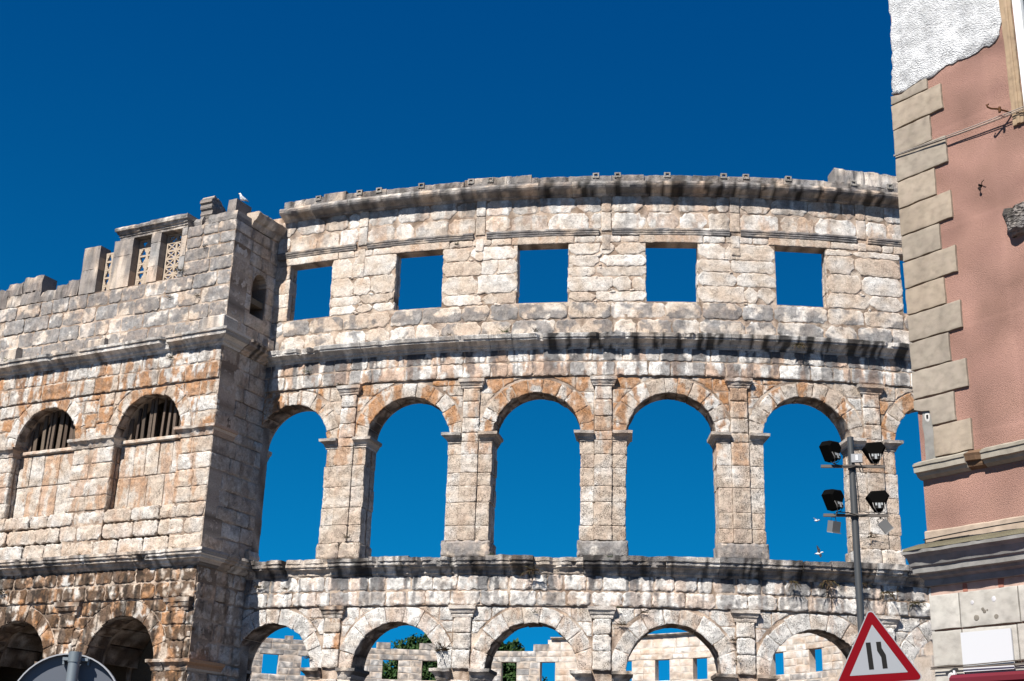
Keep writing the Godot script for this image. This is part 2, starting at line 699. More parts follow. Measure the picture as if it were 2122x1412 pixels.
# ------------------------------------------------------------------ the near wall
const ST_TOP := [0.20, 0.16, 0.12, 0.14, 0.0, 0.0]
const ST_SILL := [0.20, 0.62, 0.20, 0.08, 0.0, 0.0]
const ST_UP := [0.50, 0.24, 0.55, 0.30, 0.08, 0.05]
const ST_FRZ := [1.10, 0.14, 1.0, 0.50, 0.08, 0.34]
const ST_FRZ1 := [1.10, 0.26, 1.0, 0.30, 0.12, 0.32]
const ST_SPAN := [0.25, 0.14, 0.30, 0.78, 0.05, 0.06]
const ST_SPAN1 := [0.85, 0.30, 0.20, 0.26, 0.04, 0.05]
const ST_PIER := [0.10, 0.08, 0.0, 0.20, 0.0, 0.0]
const ST_COR := [0.15, 0.75, 0.75, 0.05, 0.55, 0.1]
const ST_COR1 := [0.30, 0.78, 0.5, 0.0, 0.56, 0.1]
const MORTAR := [-0.3, 0.22, 0.15, 0.16, 0.14, 0.62]

var RS: Surf
const SPR := 14.88
const SPR1 := 6.03
const AR := 1.72

func arch_core(s: Surf, c: float, half: float, yb: float, yt: float, ys: float, r: float, d: float, depth: float, called: String, parent: Node, left := 0.0, right := 0.0) -> void:
	var p := PackedVector2Array()
	p.append(Vector2(c - half - left, yb))
	p.append(Vector2(c - r, yb))
	var a := arc_poly(c, ys, r, 22)
	a.reverse()
	p.append_array(a)
	p.append(Vector2(c + r, yb))
	p.append(Vector2(c + half + right, yb))
	p.append(Vector2(c + half + right, yt))
	p.append(Vector2(c - half - left, yt))
	stone(s, p, {"d": d, "edge": 0.0, "bulge": 0.0, "rough": 0.012, "jit": 0.0, "sk": depth, "h": 0.25, "round": 0.1, "st": MORTAR, "back": true})
	commit(called, MAT.stone, parent)

func voussoirs(s: Surf, c: float, ys: float, r: float, thick: float, n: int, half: float, dep: float, st: Array, parent: Node, d := 0.0, ytop := 1e3) -> void:
	var cuts := [0.0]
	for i in range(1, n):
		cuts.append(PI * (i + rr(-0.22, 0.22)) / n)
	cuts.append(PI)
	var asf := arch_surf(s, c, ys, r)
	for i in n:
		var a0: float = cuts[i]
		var a1: float = cuts[i + 1]
		var t := thick * rr(0.90, 1.12)
		var p := PackedVector2Array()
		var g := 0.008
		var ri := r + rr(-0.02, 0.035)
		for k in 4:
			var a := lerpf(a0 + g / r, a1 - g / r, k / 3.0)
			p.append(Vector2(c + ri * cos(a), ys + ri * sin(a)))
		for k in 4:
			var a := lerpf(a1 - g / (r + t), a0 + g / (r + t), k / 3.0)
			p.append(Vector2(c + (r + t) * cos(a), ys + (r + t) * sin(a)))
		var q := Geometry2D.intersect_polygons(p, rect(c - half, ys, c + half, ytop))
		if q.is_empty():
			continue
		var tn := tint3()
		var worn := rng.randf() < 0.18
		stone(s, q[0], {"d": d + rr(-0.012, 0.018), "bulge": rr(0.0, 0.015), "rough": 0.05 if worn else 0.022, "edge": 0.014, "jit": 0.035 if worn else 0.014, "st": st, "tint": tn, "sk": 0.10})
		stone(asf, rect(a0 * r + g, 0.03, a1 * r - g, dep - 0.03), {"d": r - ri, "bulge": 0.0, "rough": 0.03, "edge": 0.02, "st": [-0.2, 0.30, 0.0, 0.25, 0.45, 0.75], "tint": tn, "h": 0.2, "sk": 0.05})  # soffit: stained, and painted darker to deepen the shade inside the arch
		commit("voussoir", MAT.porous, parent)

# The wall between springing and string course, beside the voussoirs and the pilasters.
func spandrels(s: Surf, c: float, ys: float, rx: float, half: float, yt: float, st: Array, parent: Node, d := 0.0) -> void:
	var cir := arc_poly(c, ys, rx, 24)
	for side in [-1.0, 1.0]:
		var y := ys + rx * 0.30
		while y < yt - 0.05:
			var y1 := minf(yt, y + rr(0.42, 0.62))
			if yt - y1 < 0.2:
				y1 = yt
			var ua: float = c + side * half
			var ub := c
			var list := lengths(0.0, half, 0.55, 1.1)
			for e in list:
				var x0: float = ua - side * e[0]
				var x1: float = ua - side * e[1]
				var q := Geometry2D.clip_polygons(rect(minf(x0, x1) + 0.014, y + 0.013, maxf(x0, x1) - 0.014, y1 - 0.013), cir)
				for pl in q:
					if absf(area(pl)) < 0.03:
						continue
					stone(s, pl, {"d": d + rr(-0.015, 0.012), "bulge": rr(0.0, 0.012), "rough": 0.026, "edge": 0.016, "jit": 0.018, "st": st, "tint": tint3()})
					commit("spandrel_stone", MAT.porous, parent)
			y = y1

func area(p: PackedVector2Array) -> float:
	var a := 0.0
	for i in p.size():
		a += p[i].cross(p[(i + 1) % p.size()])
	return a * 0.5

func course(s: Surf, u0: float, u1: float, y0: float, y1: float, wmin: float, wmax: float, o: Dictionary, called: String, parent: Node, mat: Material, gap := 0.014, cr := 0.0, holes: Array = []) -> void:
	for e in lengths(u0, u1, wmin, wmax):
		var a: float = e[0] + gap
		var b: float = e[1] - gap
		var p := PackedVector2Array([Vector2(a + rr(-0.02, 0.02), y0 + gap), Vector2(b + rr(-0.02, 0.02), y0 + gap), Vector2(b + rr(-0.02, 0.02), y1 - gap + rr(-0.025, 0.0)), Vector2(a + rr(-0.02, 0.02), y1 - gap + rr(-0.025, 0.0))])
		if cr > 0.0:
			p = cut(p, cr * 0.2, cr)
		var polys := [p]
		for hl in holes:
			var nx := []
			for q in polys:
				nx.append_array(Geometry2D.clip_polygons(q, hl))
			polys = nx
		for q in polys:
			if absf(area(q)) < 0.02:
				continue
			var oo := o.duplicate()
			oo.tint = tint3()
			oo.d = o.get("d", 0.0) + rr(-1, 1) * o.get("dv", 0.012)
			oo.bulge = o.get("bulge", 0.02) * rr(0.3, 1.5)
			stone(s, q, oo)
			commit(called, mat, parent)

func pier_block(s: Surf, u0: float, u1: float, y0: float, y1: float, d: float, jl: bool, jr: bool, dep: float, o: Dictionary, called: String, parent: Node, mat: Material) -> void:
	var tn := tint3()
	var oo := o.duplicate()
	oo.tint = tn
	oo.d = d + rr(-0.01, 0.012)
	var g := 0.006
	var sl := rr(-0.02, 0.02)
	var wob := rr(-0.07, 0.02) if o.has("brk") else rr(-0.035, 0.02)
	var p := rect(u0 + (0.0 if jl else 0.002), y0 + g, u1 - (0.0 if jr else 0.002), y1 - g)
	if jl:
		p[0].x -= wob
		p[3].x -= wob + sl
	if jr:
		p[1].x += wob
		p[2].x += wob + sl
	if o.has("brk"):
		p = cut(p, 0.03, o.brk)
	elif rng.randf() < 0.3:
		p = cut(p, 0.02, 0.09)
	stone(s, p, oo)
	var st: Array = o.st
	for side in [-1, 1]:
		if (side == -1 and jl) or (side == 1 and jr):
			var js := jamb_surf(s, (u0 - wob) if side == -1 else (u1 + wob), side * -1.0)
			js.off += 3.0
			var oj := oo.duplicate()
			oj.d = 0.0
			oj.st = [st[0], st[1] + 0.1, st[2], st[3], st[4], st[5]]
			stone(js, rect(0.03 - d, y0 + g, dep * rr(0.45, 0.6), y1 - g), oj)
			oj.tint = tint3()
			stone(js, rect(dep * 0.6 + g, y0 + g, dep, y1 - g), oj)
	commit(called, mat, parent)

func ring_wall() -> void:
	RS = ring_surf()
	var w := thing("amphitheatre_wall", "curved limestone wall of the ancient amphitheatre with two arcades below a row of square windows", "wall", RS.p(-5, 0, -0.6))
	var first := -1
	var last := 6
	var c0 := -18.07
	# lower arcade
	for k in range(first, last):
		var c := c0 + BAY * k
		arch_core(RS, c, BAY / 2, 0.0, 10.0, SPR1, AR + 0.05, -0.035, 1.30, "lower_arcade", w)
		arch_core(RS, c, BAY / 2, 10.0, 18.7, SPR, AR + 0.05, -0.035, 1.05, "upper_arcade", w)
	var low: Node = w.get_node("lower_arcade")
	var mid: Node = w.get_node("upper_arcade")
	for k in range(0, last):
		var c := c0 + BAY * k
		var vl := 2.24
		voussoirs(RS, c, SPR1, AR, 0.62, 9, vl, 1.25, ST_SPAN1, low, 0.0, 8.30)
		voussoirs(RS, c, SPR, AR, 0.60, 11, vl, 1.0, ST_SPAN, mid, 0.0, 17.22)
		spandrels(RS, c, SPR1, AR + 0.70, 2.24, 8.33, ST_SPAN1, low, -0.01)
		spandrels(RS, c, SPR, AR + 0.68, 2.24, 17.25, ST_SPAN, mid, -0.01)
		# piers to the right of this arch
		var pc := c + BAY / 2
		var e0 := c + AR
		var e1 := c + BAY - AR
		# courses of the upper piers
		var ys := [10.80]
		while ys[-1] < 14.66:
			ys.append(minf(14.66, ys[-1] + rr(0.5, 0.95)))
		if ys[-1] - ys[-2] < 0.3:
			ys.remove_at(ys.size() - 2)
		for i in ys.size() - 1:
			var o := {"st": [ST_PIER[0] + rr(-0.1, 0.15), ST_PIER[1], 0.0, 0.45 if i == ys.size() - 2 else 0.12, 0.0, 0.0], "rough": 0.022, "edge": 0.010, "jit": 0.012, "bulge": rr(0.0, 0.012)}
			pier_block(RS, e0, pc - 0.34, ys[i], ys[i + 1], 0.0, true, false, 1.05, o, "pier_stone", mid, MAT.porous)
			pier_block(RS, pc + 0.34, e1, ys[i], ys[i + 1], 0.0, false, true, 1.05, o, "pier_stone", mid, MAT.porous)
			pier_block(RS, pc - 0.34, pc + 0.34, ys[i], ys[i + 1], 0.075, false, false, 1.05, o, "pilaster_stone", mid, MAT.porous)
		# base of the pier
		var ob := {"st": [0.1, 1.1, 0.1, 0.0, 0.0, 0.0], "rough": 0.035, "edge": 0.05, "jit": 0.03, "bulge": 0.03, "round": 0.06}
		if k in [0, 4]:
			ob.st = [0.25, 0.22, 0.0, 0.05, 0.0, 0.0]
			var sp := rr(-0.15, 0.1)
			pier_block(RS, e0 - 0.08, pc + sp, 10.15, 10.79, 0.14, true, false, 1.1, ob, "pier_base", mid, MAT.porous)
			pier_block(RS, pc + sp, e1 + 0.08, 10.15, 10.79, 0.14, false, true, 1.1, ob, "pier_base", mid, MAT.porous)
		else:
			pier_block(RS, e0 - 0.06, e1 + 0.06, 10.15, 10.79, 0.15, true, true, 1.1, ob, "pier_base", mid, MAT.stone)
		# pilaster above the springing
		for yy in [[15.02, 15.62], [15.62, 16.30], [16.30, 16.84]]:
			pier_block(RS, pc - 0.34, pc + 0.34, yy[0], yy[1], 0.07, false, false, 1.05, {"st": [0.3, 0.1, 0.2, 0.40, 0.0, 0.0], "rough": 0.03, "edge": 0.03, "jit": 0.02}, "pilaster_stone", mid, MAT.porous)
		pier_block(RS, pc - 0.34, pc + 0.34, 14.67, 15.02, 0.075, false, false, 1.05, {"st": [0.3, 0.1, 0.2, 0.5, 0.0, 0.0], "rough": 0.03}, "pilaster_stone", mid, MAT.porous)
		# the block of wall behind the imposts' line
		for side in [-1.0, 1.0]:
			var x0 := pc - 0.86 if side < 0.0 else pc + 0.36
			var x1 := pc - 0.36 if side < 0.0 else pc + 0.86
			moulding(RS, x0, x1, [[14.62, 0.03], [14.70, 0.035], [14.71, 0.07], [14.74, 0.075], [14.80, 0.10], [14.87, 0.18], [14.90, 0.25], [15.01, 0.26]], -1.02, {"wa": 1.0 if side < 0.0 else 0.0, "wb": 1.0 if side > 0.0 else 0.0, "h": 0.14, "st": [0.2, 0.45, 0.2, 0.12, 0.25, 0.05], "tint": tint3(), "chip": rr(0.0, 0.4), "rough": 0.02})
			commit("impost", MAT.stone, mid)
		# capital under the string course
		moulding(RS, pc - 0.34, pc + 0.34, [[16.82, 0.07], [16.86, 0.10], [16.92, 0.10], [16.94, 0.13], [17.04, 0.18], [17.07, 0.22], [17.20, 0.23]], -0.05, {"wa": 0.8, "wb": 0.8, "h": 0.12, "st": [0.4, 0.25, 0.3, 0.4, 0.15, 0.1], "chip": 0.25, "rough": 0.02})
		commit("capital", MAT.stone, mid)
		# lower storey: pilaster and capital, imposts, pier
		for yy in [[6.05, 6.75], [6.75, 7.35], [7.35, 7.92]]:
			pier_block(RS, pc - 0.34, pc + 0.34, yy[0], yy[1], 0.08, false, false, 1.2, {"st": [0.6, 0.25, 0.1, 0.85 if k == 0 and yy[1] > 7.0 else 0.12, 0.0, 0.0], "rough": 0.035, "edge": 0.03, "jit": 0.02}, "pilaster_stone", low, MAT.porous)
		moulding(RS, pc - 0.34, pc + 0.34, [[7.92, 0.07], [7.98, 0.09], [8.05, 0.09], [8.08, 0.13], [8.20, 0.18], [8.22, 0.22], [8.34, 0.23]], -0.05, {"wa": 0.8, "wb": 0.8, "h": 0.12, "st": [0.4, 0.35, 0.2, 0.5 if k == 0 else 0.1, 0.55 if k == 0 else 0.15, 0.3 if k == 0 else 0.0], "chip": 0.5 if k == 0 else 0.2, "rough": 0.035 if k == 0 else 0.015})
		commit("capital", MAT.stone, low)
		for side in [-1.0, 1.0]:
			var x0 := pc - 0.88 if side < 0.0 else pc + 0.36
			var x1 := pc - 0.36 if side < 0.0 else pc + 0.88
			moulding(RS, x0, x1, [[5.66, 0.03], [5.72, 0.06], [5.82, 0.10], [5.92, 0.20], [5.94, 0.25], [6.05, 0.26]], -1.2, {"wa": 1.0 if side < 0.0 else 0.0, "wb": 1.0 if side > 0.0 else 0.0, "h": 0.14, "st": [0.15, 0.6, 0.2, 0.1, 0.5, 0.1], "tint": tint3(), "chip": rr(0.1, 0.6), "rough": 0.03})
			commit("impost", MAT.stone, low)
		var yl := [2.4, 3.3, 4.2, 4.95, 5.66]
		for i in yl.size() - 1:
			var o := {"st": [0.35, 0.1, 0.0, 0.2, 0.0, 0.0], "rough": 0.03, "h": 0.2}
			pier_block(RS, e0, pc - 0.34, yl[i], yl[i + 1], 0.0, true, false, 1.25, o, "pier_stone", low, MAT.porous)
			pier_block(RS, pc + 0.34, e1, yl[i], yl[i + 1], 0.0, false, true, 1.25, o, "pier_stone", low, MAT.porous)
			pier_block(RS, pc - 0.34, pc + 0.34, yl[i], yl[i + 1], 0.09, false, false, 1.25, o, "pilaster_stone", low, MAT.porous)
	# the left jamb of the first arch
	for i in 7:
		var y0 := 10.15 + i * 0.66
		pier_block(RS, -20.6, -19.79, y0, minf(y0 + 0.66, 14.7), -0.005, false, true, 1.05, {"st": [0.05, 0.2, 0.1, 0.1, 0.1, 0.1], "rough": 0.03}, "pier_stone", mid, MAT.porous)
	moulding(RS, -20.6, -19.80, [[14.55, 0.03], [14.62, 0.06], [14.74, 0.10], [14.82, 0.22], [14.96, 0.24]], -1.0, {"wb": 1.0, "h": 0.14, "st": [0.1, 0.5, 0.2, 0.1, 0.5, 0.1]})
	commit("impost", MAT.stone, mid)
	moulding(RS, -20.6, -19.80, [[5.62, 0.03], [5.72, 0.06], [5.84, 0.10], [5.94, 0.24], [6.05, 0.26]], -1.0, {"wb": 1.0, "h": 0.14, "st": [0.1, 0.5, 0.2, 0.1, 0.7, 0.3]})
	commit("impost", MAT.stone, low)
	# friezes: two courses of rounded blocks on each storey
	var U0 := -20.3
	var U1 := 12.6
	for row in [[17.86, 18.46], [17.27, 17.86]]:
		course(RS, U0, U1, row[0], row[1], 0.62, 1.45, {"d": 0.07, "bulge": 0.010, "edge": 0.018, "round": 0.03, "rough": 0.032, "jit": 0.024, "st": ST_FRZ, "ytop": 18.5, "dv": 0.014, "h": 0.06}, "frieze_stone", mid, MAT.stone, 0.010, 0.08)
	moulding(RS, U0, U1, [[17.28, 0.03], [17.86, 0.042], [18.45, 0.042]], -0.1, {"st": MORTAR, "h": 0.2, "rough": 0.004, "chip": 0.0})
	commit("frieze_mortar", MAT.stone, mid)
	moulding(RS, U0, U1, [[8.37, 0.025], [8.92, 0.034], [9.5, 0.034]], -0.1, {"st": MORTAR, "h": 0.2, "rough": 0.004, "chip": 0.0})
	commit("frieze_mortar", MAT.stone, low)
	for row in [[8.92, 9.52], [8.35, 8.92]]:
		course(RS, U0, U1, row[0], row[1], 0.55, 1.25, {"d": 0.07, "bulge": 0.014, "edge": 0.024, "round": 0.035, "rough": 0.045, "jit": 0.034, "st": ST_FRZ1, "ytop": 9.6, "dv": 0.02, "h": 0.06}, "frieze_stone", low, MAT.stone, 0.011, 0.10)
	# cornices
	var p2 := [[18.36, 0.10], [18.44, 0.12], [18.46, 0.20], [18.54, 0.24], [18.62, 0.40], [18.64, 0.50], [18.70, 0.52], [18.72, 0.56], [18.84, 0.60], [18.87, 0.60]]
	for e in lengths(U0, U1, 0.9, 1.9):
		var pr := []
		var k := rr(0.94, 1.04)
		for q in p2:
			pr.append([q[0], q[1] * k])
		moulding(RS, e[0] + 0.006, e[1] - 0.006, pr, -0.3, {"st": [0.85, 0.22, 0.45, 0.05, 0.24 if e[0] < -8.0 else 0.62, 0.06], "tint": tint3(), "chip": rr(0.0, 0.5), "ytop": 18.9, "h": 0.12})
		commit("cornice_stone", MAT.stone, mid)
	var p1 := [[9.46, 0.08], [9.52, 0.10], [9.54, 0.16], [9.64, 0.18], [9.74, 0.26], [9.76, 0.40], [9.82, 0.42], [9.84, 0.50], [9.95, 0.52], [9.97, 0.57], [10.12, 0.60]]
	for e in lengths(U0, U1, 0.8, 2.0):
		var pr := []
		var k := rr(0.88, 1.05)
		var hh := rr(-0.05, 0.06)
		var broken: bool = (e[0] < -16.2 and e[1] > -17.0) or (e[0] < -6.4 and e[1] > -6.4)
		for q in p1:
			pr.append([q[0] + (hh if q[0] > 10.0 else 0.0), q[1] * k * (0.62 if broken else 1.0)])
		moulding(RS, e[0] + 0.006, e[1] - 0.006, pr, -1.25, {"st": [0.5, 0.4, 0.4, 0.0, 0.2, 0.0] if broken else ST_COR1, "tint": tint3(), "chip": rr(0.0, 0.6), "ytop": 10.2, "rough": 0.03, "h": 0.12})
		commit("cornice_stone", MAT.stone, low)
	# top storey
	top_storey(w, c0, first, last, U0, U1)

func top_storey(w: Node3D, c0: float, first: int, last: int, U0: float, U1: float) -> void:
	var dep := 0.58
	# the core: sill band, piers, upper band, each a run of masonry behind the stones
	for k in range(first, last):
		var a := c0 + BAY * (k - 0.5)
		var b := c0 + BAY * (k + 0.5)
		var c := c0 + BAY * k + 0.09 + (0.2 if k == 0 else 0.0)
		var o := {"edge": 0.0, "bulge": 0.0, "rough": 0.02, "jit": 0.0, "sk": dep - 0.04, "h": 0.2, "round": 0.1, "st": MORTAR, "back": true, "d": -0.028}
		stone(RS, rect(a, 18.7, b, 20.38), o)
		stone(RS, rect(a, 20.38, c - 1.05, 22.92), o)
		stone(RS, rect(c + 1.05, 20.38, b, 22.92), o)
		stone(RS, rect(a, 22.92, b, 25.3 if k >= 0 else 23.4), o)
		commit("top_storey", MAT.stone, w)
	var top: Node = w.get_node("top_storey")
	# sill courses
	var rs := {"d": 0.0, "bulge": 0.012, "edge": 0.018, "round": 0.03, "rough": 0.03, "jit": 0.035, "st": ST_SILL, "dv": 0.018}
	course(RS, U0, U1, 18.86, 19.66, 0.9, 1.9, rs, "wall_stone", top, MAT.stone, 0.014, 0.34)
	course(RS, U0, U1, 19.66, 20.38, 1.1, 2.2, rs, "sill_stone", top, MAT.stone, 0.012, 0.22)
	# window piers: courses of two or three stones beside a thin pilaster
	for k in range(0, last):
		var x0: float = c0 + BAY * k + 0.09 + (0.2 if k == 0 else 0.0) + 1.02
		var x1 := c0 + BAY * (k + 1) + 0.09 - 1.02
		var pc := c0 + BAY * (k + 0.5) + 0.06
		var ys := [20.38]
		while ys[-1] < 22.9:
			ys.append(minf(22.92, ys[-1] + rr(0.38, 0.85)))
		if ys[-1] - ys[-2] < 0.25:
			ys.remove_at(ys.size() - 2)
		for i in ys.size() - 1:
			var o := {"st": [ST_TOP[0] + rr(-0.1, 0.2), ST_TOP[1] * 0.8, 0.08, 0.06, 0.0, 0.0], "bulge": rr(0.0, 0.015), "edge": 0.015, "rough": 0.024, "jit": 0.028, "brk": 0.30}
			var m0 := pc + rr(-0.5, 0.3)
			pier_window(x0, m0, ys[i], ys[i + 1], true, false, dep, o, top)
			if rng.randf() < 0.35:
				var m1 := m0 + rr(0.5, 0.8)
				pier_window(m0, m1, ys[i], ys[i + 1], false, false, dep, o, top)
				pier_window(m1, x1, ys[i], ys[i + 1], false, true, dep, o, top)
			else:
				pier_window(m0, x1, ys[i], ys[i + 1], false, true, dep, o, top)
	# the strip at the far left beside the tower, up to the first window
	for i in 4:
		var y0 := 20.38 + i * 0.636
		pier_window(-20.3, c0 + 0.29 - 1.02, y0, y0 + 0.636, false, true, dep, {"st": [0.1, 0.15, 0.05, 0.25, 0.0, 0.0], "rough": 0.025}, top)
	# lintels and the courses between them
	for k in range(0, last):
		var c := c0 + BAY * k + 0.09 + (0.2 if k == 0 else 0.0)
		stone(RS, rect(c - 1.28, 22.935, c + 1.26, 23.27), {"d": 0.015, "bulge": 0.0, "edge": 0.015, "rough": 0.012, "st": [0.12, 0.1, 0.0, 0.30, 0.0, 0.0], "tint": tint3(), "sk": 0.2})
		commit("lintel", MAT.stone, top)
		course(RS, c + 1.27, c + BAY - 1.28, 22.935, 23.27, 0.7, 1.3, {"d": 0.0, "st": ST_TOP, "rough": 0.022, "jit": 0.02}, "wall_stone", top, MAT.stone, 0.014, 0.08)
		# hood moulding: one run over the window, broken at the pilaster
		var pc := c0 + BAY * (k + 0.5) + 0.06
		var pp := c0 + BAY * (k - 0.5) + 0.06
		for e in [[pp + 0.22 + rr(0.0, 0.12), c + 0.55], [c + 0.555, pc - 0.22 - rr(0.0, 0.12)]]:
			moulding(RS, e[0], e[1], [[23.26, 0.03], [23.29, 0.045], [23.33, 0.05], [23.36, 0.075], [23.42, 0.085], [23.44, 0.11], [23.50, 0.12], [23.525, 0.11]], -0.15, {"st": [0.1, 0.85, 0.2, 0.05, 0.22, 0.0], "tint": tint3(), "chip": 0.25, "h": 0.14})
			commit("hood_moulding", MAT.stone, top)
	# two courses above
	var ru := {"d": 0.0, "bulge": 0.012, "edge": 0.018, "round": 0.03, "rough": 0.03, "jit": 0.032, "st": ST_UP, "ytop": 25.2, "dv": 0.018}
	for row in [[23.45, 24.28], [24.28, 25.08]]:
		for k in range(-1, last):
			var pc := c0 + BAY * (k + 0.5) + 0.06
			var a := maxf(U0, pc + 0.2)
			var b := minf(U1, pc + BAY - 0.2)
			if b > a + 0.3:
				course(RS, a, b, row[0], row[1], 0.7, 1.7, ru, "wall_stone", top, MAT.stone, 0.015, 0.32)
			pier_block(RS, pc - 0.2, pc + 0.2, row[0], row[1], 0.03, false, false, dep, {"st": [0.2, 0.30, 0.35, 0.15, 0.0, 0.0], "rough": 0.018, "edge": 0.015}, "pilaster_stone", top, MAT.stone)
	# thin pilaster down between the windows where it survives
	for k in range(0, last):
		var pc := c0 + BAY * (k + 0.5) + 0.06
		var y := 23.27
		var yend: float = [21.6, 22.3, 22.6, 22.4, 22.9, 22.9][k]
		while y > yend:
			var y0 := maxf(yend, y - rr(0.5, 0.8))
			pier_block(RS, pc - 0.17, pc + 0.17, y0, y, 0.028, false, false, dep, {"st": [0.15, 0.35, 0.35, 0.15, 0.0, 0.0], "rough": 0.02, "edge": 0.015}, "pilaster_stone", top, MAT.stone)
			y = y0
	# the crowning cornice with its half-round gutter stones and the parapet
	for e in lengths(-19.3, U1, 1.1, 1.75):
		var t := tint3()
		moulding(RS, e[0] + 0.005, e[1] - 0.005, [[24.98, 0.03], [25.02, 0.10], [25.06, 0.12], [25.08, 0.20], [25.10, 0.30], [25.13, 0.40], [25.18, 0.48], [25.25, 0.53], [25.33, 0.55], [25.40, 0.53], [25.44, 0.50], [25.46, 0.42]], -0.5, {"st": [0.10, 0.80, 0.3, 0.12, 0.34 if e[0] < -8.0 else 0.60, 0.2], "tint": t, "chip": rr(0.0, 0.18), "rough": 0.012, "h": 0.14})
		commit("gutter_stone", MAT.stone, top)
	for e in lengths(-19.2, U1, 0.9, 2.0):
		var hh := rr(0.0, 0.08)
		if rng.randf() < 0.22:
			hh = rr(0.12, 0.2)
		if e[0] < 0.0 and e[1] > -8.0:
			hh *= 0.3
		moulding(RS, e[0] + 0.008, e[1] - 0.008, [[25.46, 0.34], [25.6, 0.36], [25.72 + hh, 0.36], [25.75 + hh, 0.33]], -0.5, {"st": [0.0, 1.1, 0.2, 0.05, 0.42, 0.0], "tint": tint3(), "chip": rr(0.0, 0.4), "rough": 0.025})
		commit("parapet_stone", MAT.stone, top)
	# broken higher courses at the right
	moulding(RS, 4.3, 7.4, [[25.76, 0.35], [26.05, 0.37], [26.38, 0.34], [26.44, 0.25]], -0.5, {"st": [0.35, 0.55, 0.3, 0.1, 0.2, 0.0], "rough": 0.06, "chip": 0.4, "drop": 0.12})
	commit("parapet_stone", MAT.stone, top)
	moulding(RS, 7.42, 9.6, [[25.80, 0.32], [26.12, 0.34], [26.17, 0.25]], -0.5, {"st": [0.3, 0.5, 0.3, 0.1, 0.1, 0.0], "rough": 0.06, "chip": 0.4})
	commit("parapet_stone", MAT.stone, top)
	# mast sockets: square blocks with a square hole, along the outer edge
	for u in [-17.5, -15.55, -14.65, -12.75, -10.6, -9.78, -5.43, -4.55, -2.55, -0.28, 0.62, 2.35, 5.05, 6.6]:
		var f := Transform3D(Basis((RS.p(u + 0.1, 0, 0) - RS.p(u - 0.1, 0, 0)).normalized(), Vector3.UP, (RS.p(u, 0, 1) - RS.p(u, 0, 0))), RS.p(u, 25.76, 0.33))
		var col := Color(0.27, 0.255, 0.235) * rr(0.8, 1.15)
		box(f * Transform3D(Basis.IDENTITY, Vector3(-0.10, 0, 0)), Vector3(0.06, 0.22, 0.14), col)
		box(f * Transform3D(Basis.IDENTITY, Vector3(0.10, 0, 0)), Vector3(0.06, 0.22, 0.14), col)
		box(f * Transform3D(Basis.IDENTITY, Vector3(0, 0.088, 0)), Vector3(0.14, 0.044, 0.14), col)
		box(f * Transform3D(Basis.IDENTITY, Vector3(0, -0.075, 0)), Vector3(0.14, 0.07, 0.14), col)
		commit("mast_socket", MAT.stone, top)

func pier_window(u0: float, u1: float, y0: float, y1: float, jl: bool, jr: bool, dep: float, o: Dictionary, parent: Node) -> void:
	if u1 - u0 < 0.12:
		return
	pier_block(RS, u0, u1, y0, y1, 0.0, jl, jr, dep, o, "window_pier_stone", parent, MAT.stone)
	# broken corners packed with small stones
	if rng.randf() < 0.35 and not jl and not jr:
		return
	if rng.randf() < 0.55:
		var cx := u1 if jl else u0
		for i in 2:
			var x := cx + rr(-0.07, 0.07)
			var y := y0 + rr(-0.05, 0.08)
			var p := cut(rect(x - rr(0.05, 0.10), y - rr(0.04, 0.07), x + rr(0.05, 0.10), y + rr(0.04, 0.07)), 0.03, 0.06)
			stone(RS, p, {"d": 0.022, "bulge": 0.02, "edge": 0.03, "round": 0.02, "rough": 0.01, "st": [0.35, 0.1, 0.0, 0.1, 0.0, 0.0], "h": 0.06, "tint": tint3(), "sk": 0.05})
			commit("packing_stone", MAT.stone, parent)

# ------------------------------------------------------------------ the stair tower
var TF: Surf
var TS: Surf
const TC := 2.10
const T_UP := [0.10, 1.20, 0.35, 0.06, 0.10, 0.0]
const T_UP0 := [0.20, 0.80, 0.25, 0.14, 0.04, 0.0]
const T_FRZ := [0.55, 0.16, 0.40, 1.05, 0.08, 0.32]
const T_MID := [0.36, 0.10, 0.08, 0.92, 0.02, 0.22]
const T_LOW := [0.10, 0.0, 0.15, 0.80, 0.52, 1.0]
const T_SIDE := [0.0, 0.16, 0.35, 0.10, 0.12, 0.30]  # side face stains, with the colour darkened to deepen its shade

